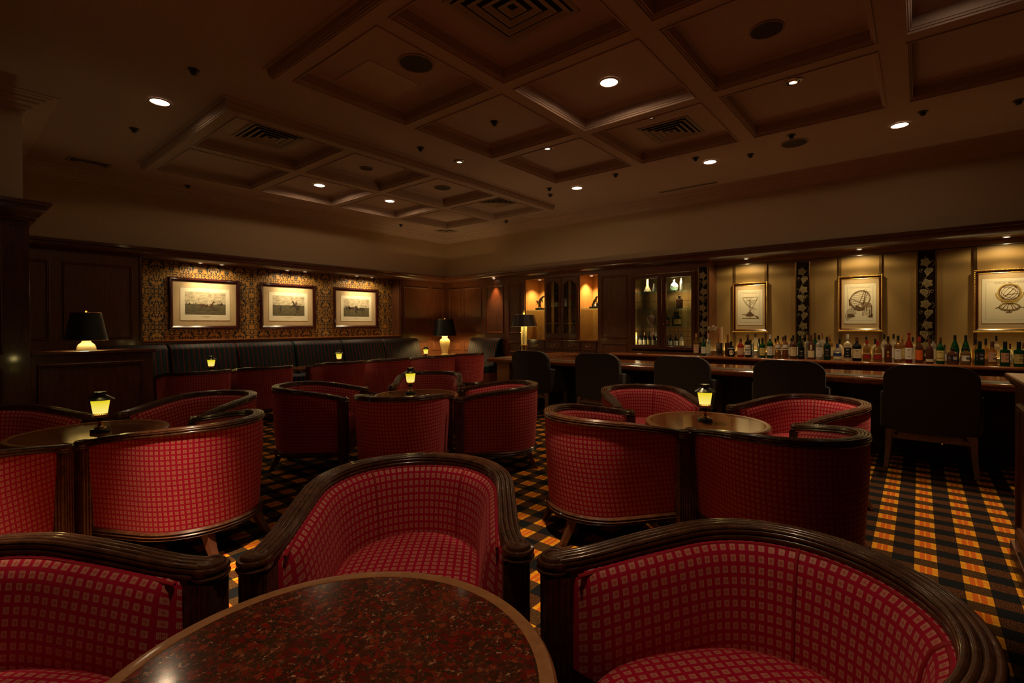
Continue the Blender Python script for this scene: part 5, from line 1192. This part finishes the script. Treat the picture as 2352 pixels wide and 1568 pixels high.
BOT = [
 (7.31, 2.597, 0.325, 0.078, 'round', 'amber_clear', 'tan', 'cork', 'front row pale amber bottle, cork cap, tan label, by the tool jar'),
 (7.31, 2.486, 0.265, 0.073, 'round', 'green', 'white', 'dark_green', 'front row green bottle, dark green cap, white label, by the tool jar'),
 (7.31, 2.422, 0.328, 0.063, 'round', 'clear', 'pale_green', 'pink', 'front row clear bottle, pink cap, pale green label, by the tool jar'),
 (7.31, 2.092, 0.218, 0.102, 'squat', 'black', 'oval', 'black', 'front row black bottle, black cap, cream oval label, under the triangular instrument print'),
 (7.31, 1.964, 0.26, 0.087, 'round', 'amber_red', 'tan', 'brown', 'front row reddish amber bottle, brown cap, tan label, under the triangular instrument print'),
 (7.31, 1.87, 0.319, 0.084, 'round', 'black', 'white2', 'brown', 'front row black bottle, brown cap, two white labels, right of the triangular instrument print'),
 (7.31, 1.769, 0.336, 0.091, 'tall', 'clear', 'none', 'brown', 'front row clear bottle, brown cap, no visible label, right of the triangular instrument print'),
 (7.31, 1.678, 0.27, 0.08, 'round', 'green', 'yellow', 'black', 'front row green bottle, black cap, yellow labels, right of the triangular instrument print'),
 (7.31, 1.582, 0.314, 0.08, 'round', 'green', 'white', 'silver', 'front row green bottle, silver cap, white label, right of the triangular instrument print'),
 (7.31, 1.485, 0.304, 0.075, 'round', 'amber_clear', 'white_top', 'black', 'front pale amber bottle, black cap, white label on its shoulder, by the left etched column'),
 (7.31, 1.394, 0.308, 0.075, 'round', 'amber', 'white_top', 'black', 'front amber bottle, black cap, white label on its shoulder, by the first full etched column'),
 (7.31, 1.299, 0.311, 0.079, 'round', 'amber_dark', 'cream', 'black', 'front row dark amber bottle, black cap, cream label, by the first full etched column'),
 (7.31, 1.206, 0.239, 0.077, 'round', 'black', 'black', 'black', 'front row black bottle, black cap, black label, by the first full etched column'),
 (7.31, 1.093, 0.318, 0.082, 'round', 'amber_dark', 'cream_oval', 'brown', 'front dark amber bottle, cream oval above cream label, left of the tilted ring print'),
 (7.31, 1.004, 0.315, 0.077, 'round', 'clear', 'white', 'black', 'front row clear bottle, black cap, white label, left of the tilted ring print'),
 (7.31, 0.914, 0.297, 0.082, 'round', 'dark_green', 'black', 'black', 'front row dark green bottle, black cap, black label, left of the tilted ring print'),
 (7.31, 0.801, 0.211, 0.095, 'squat', 'clear', 'blue', 'blue', 'front row clear bottle, blue cap, blue and cream label, under the tilted ring print'),
 (7.31, 0.694, 0.33, 0.083, 'round', 'clear', 'black', 'white', 'front row clear bottle, white cap, black label, under the tilted ring print'),
 (7.31, 0.597, 0.299, 0.099, 'round', 'black', 'cream', 'brown', 'front row black bottle, brown cap, cream label, under the tilted ring print'),
 (7.31, 0.496, 0.26, 0.085, 'round', 'amber_clear', 'red_low', 'red', 'front pale amber bottle (left), red cap, red label, under the tilted ring print'),
 (7.31, 0.388, 0.257, 0.09, 'squat', 'amber_clear', 'red_low', 'red', 'front pale amber bottle (right), red cap, red label, under the tilted ring print'),
 (7.31, 0.286, 0.31, 0.075, 'round', 'amber_dark', 'dark_small', 'black', 'front row dark amber bottle, black cap, tiny orange label, right of the tilted ring print'),
 (7.31, 0.191, 0.318, 0.075, 'round', 'amber_clear', 'white', 'black', 'front row pale amber bottle, black cap, white label, right of the tilted ring print'),
 (7.31, 0.09, 0.354, 0.08, 'decanter', 'amber_red', 'white', 'red', 'front row reddish amber bottle, red cap, white label, right of the tilted ring print'),
 (7.31, -0.005, 0.306, 0.072, 'round', 'amber_dark', 'orange', 'red', 'front row dark amber bottle, red cap, orange label, by the second full etched column'),
 (7.31, -0.097, 0.283, 0.074, 'squat', 'brown', 'cream_low', 'brown', 'front row brown bottle, brown cap, low cream label, by the second full etched column'),
 (7.31, -0.192, 0.302, 0.076, 'round', 'green', 'yellow', 'brown', 'front row green bottle, brown cap, yellow labels, by the second full etched column'),
 (7.31, -0.298, 0.179, 0.098, 'facet', 'amber_dark', 'kanji_black:響', 'black', 'front row dark amber faceted bottle, black label with brushed characters'),
 (7.31, -0.406, 0.188, 0.091, 'facet', 'amber_clear', 'kanji_white:響', 'black', 'front row pale amber faceted bottle, white label with brushed characters'),
 (7.31, -0.52, 0.262, 0.084, 'square', 'dark_green', 'kanji_black:山崎', 'black', 'front row dark green square bottle, black label with brushed characters'),
 (7.31, -0.62, 0.264, 0.081, 'square', 'amber_clear', 'kanji_tan:山崎', 'brown', 'front row pale amber square bottle, tan label with brushed characters'),
 (7.31, -0.72, 0.263, 0.082, 'square', 'green', 'kanji_salmon:白州', 'black', 'front row green square bottle, salmon label with brushed characters'),
 (7.31, -0.824, 0.263, 0.083, 'square', 'green', 'kanji_yellow:白州', 'black', 'front row green square bottle, yellow label with brushed characters'),
 (7.5, 2.609, 0.32, 0.042, 'round', 'clear', 'none', 'pink', 'back clear bottle (left), pink cap, no visible label, by the tool jar'),
 (7.5, 2.58, 0.316, 0.042, 'round', 'clear', 'none', 'pink', 'back clear bottle (middle), pink cap, no visible label, by the tool jar'),
 (7.5, 2.525, 0.319, 0.041, 'round', 'clear', 'none', 'pink', 'back clear bottle (right), pink cap, no visible label, by the tool jar'),
 (7.5, 1.881, 0.242, 0.075, 'round', 'blue', 'none', 'black', 'back dark blue bottle (left), black cap, no visible label, right of the triangular instrument print'),
 (7.5, 1.766, 0.254, 0.068, 'round', 'blue', 'none', 'black', 'back dark blue bottle (right), black cap, no visible label, right of the triangular instrument print'),
 (7.5, 1.554, 0.263, 0.072, 'round', 'amber_clear', 'cream', 'black', 'back row pale amber bottle, black cap, cream label, right of the triangular instrument print'),
 (7.5, 1.459, 0.288, 0.07, 'round', 'amber_clear', 'cream', 'brown', 'back row pale amber bottle, brown cap, cream label, by the first full etched column'),
 (7.5, 1.355, 0.273, 0.07, 'round', 'clear', 'white', 'black', 'back row clear bottle, black cap, white label, by the first full etched column'),
 (7.5, 1.252, 0.303, 0.085, 'round', 'green', 'white', 'black', 'back row green bottle, black cap, white label, by the first full etched column'),
 (7.5, 1.168, 0.314, 0.073, 'round', 'clear', 'none', 'cork', 'back row clear bottle, cork cap, no visible label, by the first full etched column'),
 (7.5, 1.075, 0.344, 0.094, 'squat', 'green', 'none', 'brown', 'back row green bottle, brown cap, no visible label, left of the tilted ring print'),
 (7.5, 0.992, 0.341, 0.077, 'round', 'clear', 'none', 'cork', 'back row clear bottle, cork cap, no visible label, left of the tilted ring print'),
 (7.5, 0.905, 0.319, 0.07, 'round', 'amber_clear', 'cream', 'cork', 'back row pale amber bottle, cork cap, cream label, left of the tilted ring print'),
 (7.5, 0.799, 0.265, 0.078, 'squat', 'clear', 'none', 'black', 'back row clear bottle, black cap, no visible label, under the tilted ring print'),
 (7.5, 0.514, 0.301, 0.065, 'round', 'clear', 'white', 'black', 'back row clear bottle, black cap, white label, under the tilted ring print'),
 (7.5, 0.423, 0.272, 0.068, 'squat', 'clear', 'cream', 'black', 'back row clear bottle, black cap, cream label, under the tilted ring print'),
 (7.5, 0.333, 0.333, 0.067, 'round', 'clear', 'white', 'black', 'back clear bottle (left), black cap, white label, right of the tilted ring print'),
 (7.5, 0.24, 0.334, 0.061, 'round', 'clear', 'white', 'black', 'back clear bottle (right), black cap, white label, right of the tilted ring print'),
 (7.5, 0.154, 0.323, 0.06, 'round', 'amber_clear', 'yellow', 'cork', 'back row pale amber bottle, cork cap, yellow labels, right of the tilted ring print'),
 (7.5, 0.056, 0.297, 0.059, 'round', 'clear', 'cream', 'black', 'back row clear bottle, black cap, cream label, right of the tilted ring print'),
 (7.5, -0.133, 0.317, 0.056, 'round', 'clear', 'cream', 'black', 'back row clear bottle, black cap, cream label, by the second full etched column'),
 (7.5, -0.234, 0.211, 0.047, 'squat', 'clear', 'white', 'black', 'back row clear bottle, black cap, white label, left of the globe print'),
 (7.5, -0.324, 0.324, 0.083, 'tall', 'green', 'none', 'black', 'back green bottle (left), black cap, no visible label, left of the globe print'),
 (7.5, -0.417, 0.325, 0.078, 'tall', 'green', 'none', 'black', 'back green bottle (right), black cap, no visible label, left of the globe print'),
 (7.5, -0.5, 0.287, 0.064, 'squat', 'amber_clear', 'none', 'black', 'back pale amber bottle (left), black cap, no visible label, under the globe print'),
 (7.5, -0.583, 0.289, 0.063, 'squat', 'amber_clear', 'none', 'black', 'back pale amber bottle (right), black cap, no visible label, under the globe print'),
 (7.5, -0.668, 0.319, 0.057, 'round', 'clear', 'none', 'black', 'back row clear bottle, black cap, no visible label, under the globe print'),
 (7.5, -0.777, 0.236, 0.048, 'squat', 'clear', 'white', 'brown', 'back row clear bottle (left of 2 alike), brown cap, white label, under the globe print'),
 (7.5, -0.877, 0.243, 0.04, 'squat', 'clear', 'white', 'brown', 'back row clear bottle (right of 2 alike), brown cap, white label, under the globe print'),
]
LASTB = {}
for x, y, h, d, k, g, la, cp, lb in BOT:
    if x in LASTB: y = min(y, LASTB[x][0]-(d+LASTB[x][1])/2-.002)
    LASTB[x] = (y, d)
    bottle(x, y, .746, h, d, k, g, la, cp, lb, 'bottles in the front row on the bar shelf' if x < 7.4 else 'bottles in the back row on the bar shelf', x < 7.4)
# bar tools in a steel jar and glass globes
t = empty('bar_tool_jar', (7.34, 2.262, .746), 0, 'steel jar on the bar shelf at the left end of the bottles', 'jar')
m = MB(); m.lathe([(0, 0), (.050, 0), (.052, .01), (.052, .19), (.049, .19), (.047, .02), (0, .02)], seg=28); m.build('jar_body', 'steel', t, smooth=40)
for dx, dy, h, mt, lb in ((0, .02, .385, 'copper', 'left copper coloured tube standing in the steel jar'), (.01, -.025, .40, 'label_tan', 'taller pale tan tube standing in the steel jar')):
    o = MB().lathe([(0, 0), (.0155, 0), (.0155, h-.004), (.014, h), (0, h)], seg=18).build('tube', mt, None, smooth=40, loc=(7.34+dx, 2.262+dy, .768)); tag(o, lb, 'tube')
t = empty('bar_tool_jar', (7.43, 2.175, .746), 0, 'narrow dark glass beaker right of the steel jar', 'jar')
m = MB(); m.lathe([(0, 0), (.034, 0), (.038, .01), (.040, .19), (.037, .19), (.034, .015), (0, .015)], seg=28); m.build('jar_body', 'bottle_amber_dark', t, smooth=40)
tag(MB().lathe([(0, 0), (.014, 0), (.014, .30), (0, .302)], seg=18).build('tube', 'copper', None, smooth=40, loc=(7.43, 2.175, .763)), 'shorter copper coloured tube standing in the dark beaker', 'tube')
t = empty('glass_globes', (7.42, 2.40, .746), 0, 'cluster of clear glass globes on thin stems above the leftmost bottles', 'ornament')
for dy, z, r in ((.03, .40, .030), (-.03, .41, .034), (-.065, .39, .028)):
    m = MB(); m.lathe([(r*math.sin(PI*k/12)+1e-6, -r*math.cos(PI*k/12)) for k in range(13)], (0, dy, z), 20); m.build('globe', 'clear_glass', t, smooth=80)
m = MB()
for dy, z in ((.03, .37), (-.03, .376), (-.065, .362)): m.tube([(0, dy*.3, .0), (0, dy, z)], .002, 6)
m.lathe([(0, 0), (.03, 0), (.03, .006), (0, .008)], seg=16); m.build('stems', 'steel', t, smooth=50)
# contents of the glass cabinet
CX = XE+.20; Z0 = .822
for y, h, gl, la, cp, k, lb in ((3.665, .27, 'black', 'white', 'black', 'round', 'far left on the bottom shelf of the glass cabinet, white label'), (3.585, .26, 'black', 'white', 'gold', 'round', 'second on the bottom shelf, left door, gold neck'), (3.505, .27, 'black', 'yellow', 'black', 'round', 'with yellow label on the bottom shelf behind the left door'), (3.425, .27, 'amber_dark', 'cream', 'tan', 'round', 'with tan cap on the bottom shelf behind the left door'),
        (3.345, .275, 'black', 'black', 'black', 'round', 'with black label, rightmost behind the left cabinet door'), (3.235, .28, 'dark_green', 'white', 'black', 'round', 'tall with white label, first behind the right cabinet door'), (3.135, .23, 'black', 'kanji_white:山', 'black', 'round', 'short, character on white label, behind the right cabinet door'),
        (3.045, .23, 'black', 'kanji_white:白', 'black', 'round', 'short, other character on white label, behind the right cabinet door'), (2.955, .24, 'clear', 'cream', 'black', 'round', 'clear at the right end of the cabinet bottom shelf')):
    bottle(CX, y, Z0, h, .072, k, gl, la, cp, 'bottle '+lb, 'bottles on the bottom shelf of the glass cabinet')
for y, lb in ((3.215, 'left black bulbous decanter on the third cabinet shelf'), (3.02, 'right black bulbous decanter on the third cabinet shelf')):
    bottle(CX, y, 1.186, .22, .125, 'squat', 'black', 'gold' if y < 3.1 else 'red_low', 'black', lb, 'black decanters in the glass cabinet')
bottle(CX+.12, 3.105, 1.186, .235, .11, 'squat', 'dark_green', 'none', 'black', 'dark green decanter behind the two black ones', 'black decanters in the glass cabinet')
bottle(CX, 2.985, 1.466, .20, .105, 'facet', 'amber_dark', 'none', 'black', 'square dark red decanter with stopper on the second cabinet shelf', 'decanters in the glass cabinet')
t = empty('ceramic_flask', (CX, 3.46, 1.186), 0, 'white ceramic flask with red flower pattern in the glass cabinet', 'flask')
def flower(nt, b):
    q = NT(nt); v, o = q.coord(); n = q.noise(v, 45, 3, .6, 1)
    q.l(q.ramp(n, [(.42, (.62, .52, .36)), (.50, (.42, .10, .06)), (.62, (.55, .04, .03)), (.7, (.62, .50, .34))]), b.inputs['Base Color'])
mat('flowered', (.6, .5, .4), .25, coat=.4, build=flower)
m = MB(); m.lathe([(0, 0), (.05, 0), (.05, .012), (.04, .02), (.062, .05), (.078, .10), (.070, .145), (.035, .175), (.018, .185), (.018, .205)], seg=28, sx=.6); m.build('body', 'flowered', t, smooth=60)
m = MB(); m.lathe([(.014, .20), (.014, .222), (.008, .23), (0, .23)], seg=14); m.build('stopper', 'brass', t, smooth=50)
m = MB(); m.tube([(0, .05+.03*math.sin(PI*k/8), .10+.07*k/8) for k in range(9)], .006, 8); m.build('handle', 'ceramic_white', t, smooth=50)
def glassware(y, prof, name, lb, mt='bottle_clear', cat='decanter'):
    tag(MB().lathe(prof, seg=24).build(name, mt, None, smooth=50, loc=(CX, y, 1.756)), lb, cat, 'glassware on the top shelf of the glass cabinet')
glassware(3.535, [(0, 0), (.065, 0), (.065, .01), (.035, .07), (.02, .12), (.018, .19), (.028, .23), (0, .232)], 'decanter', 'flared clear decanter on the top shelf behind the left cabinet door', 'ceramic_cream')
glassware(3.415, [(0, 0), (.03, 0), (.03, .01), (.022, .06), (.012, .10), (.014, .125), (0, .14)], 'decanter', 'small slim decanter on the top shelf behind the left cabinet door')
glassware(3.245, [(0, 0), (.045, 0), (.04, .012), (.016, .06), (.022, .11), (.034, .135), (.020, .15), (.010, .19), (0, .20)], 'decanter', 'figure shaped white decanter on the top shelf by the door edge', 'ceramic_white')
glassware(3.075, [(0, 0), (.04, 0), (.058, .03), (.066, .065), (.055, .10), (.022, .13), (.014, .15), (.022, .178), (0, .18)], 'decanter', 'round grey white decanter on the top cabinet shelf, right door', 'ceramic_white')
glassware(2.955, [(0, 0), (.024, 0), (.024, .14), (.010, .16), (.008, .22), (.014, .235), (0, .24)], 'decanter', 'tall straight clear decanter at the right end of the top shelf')
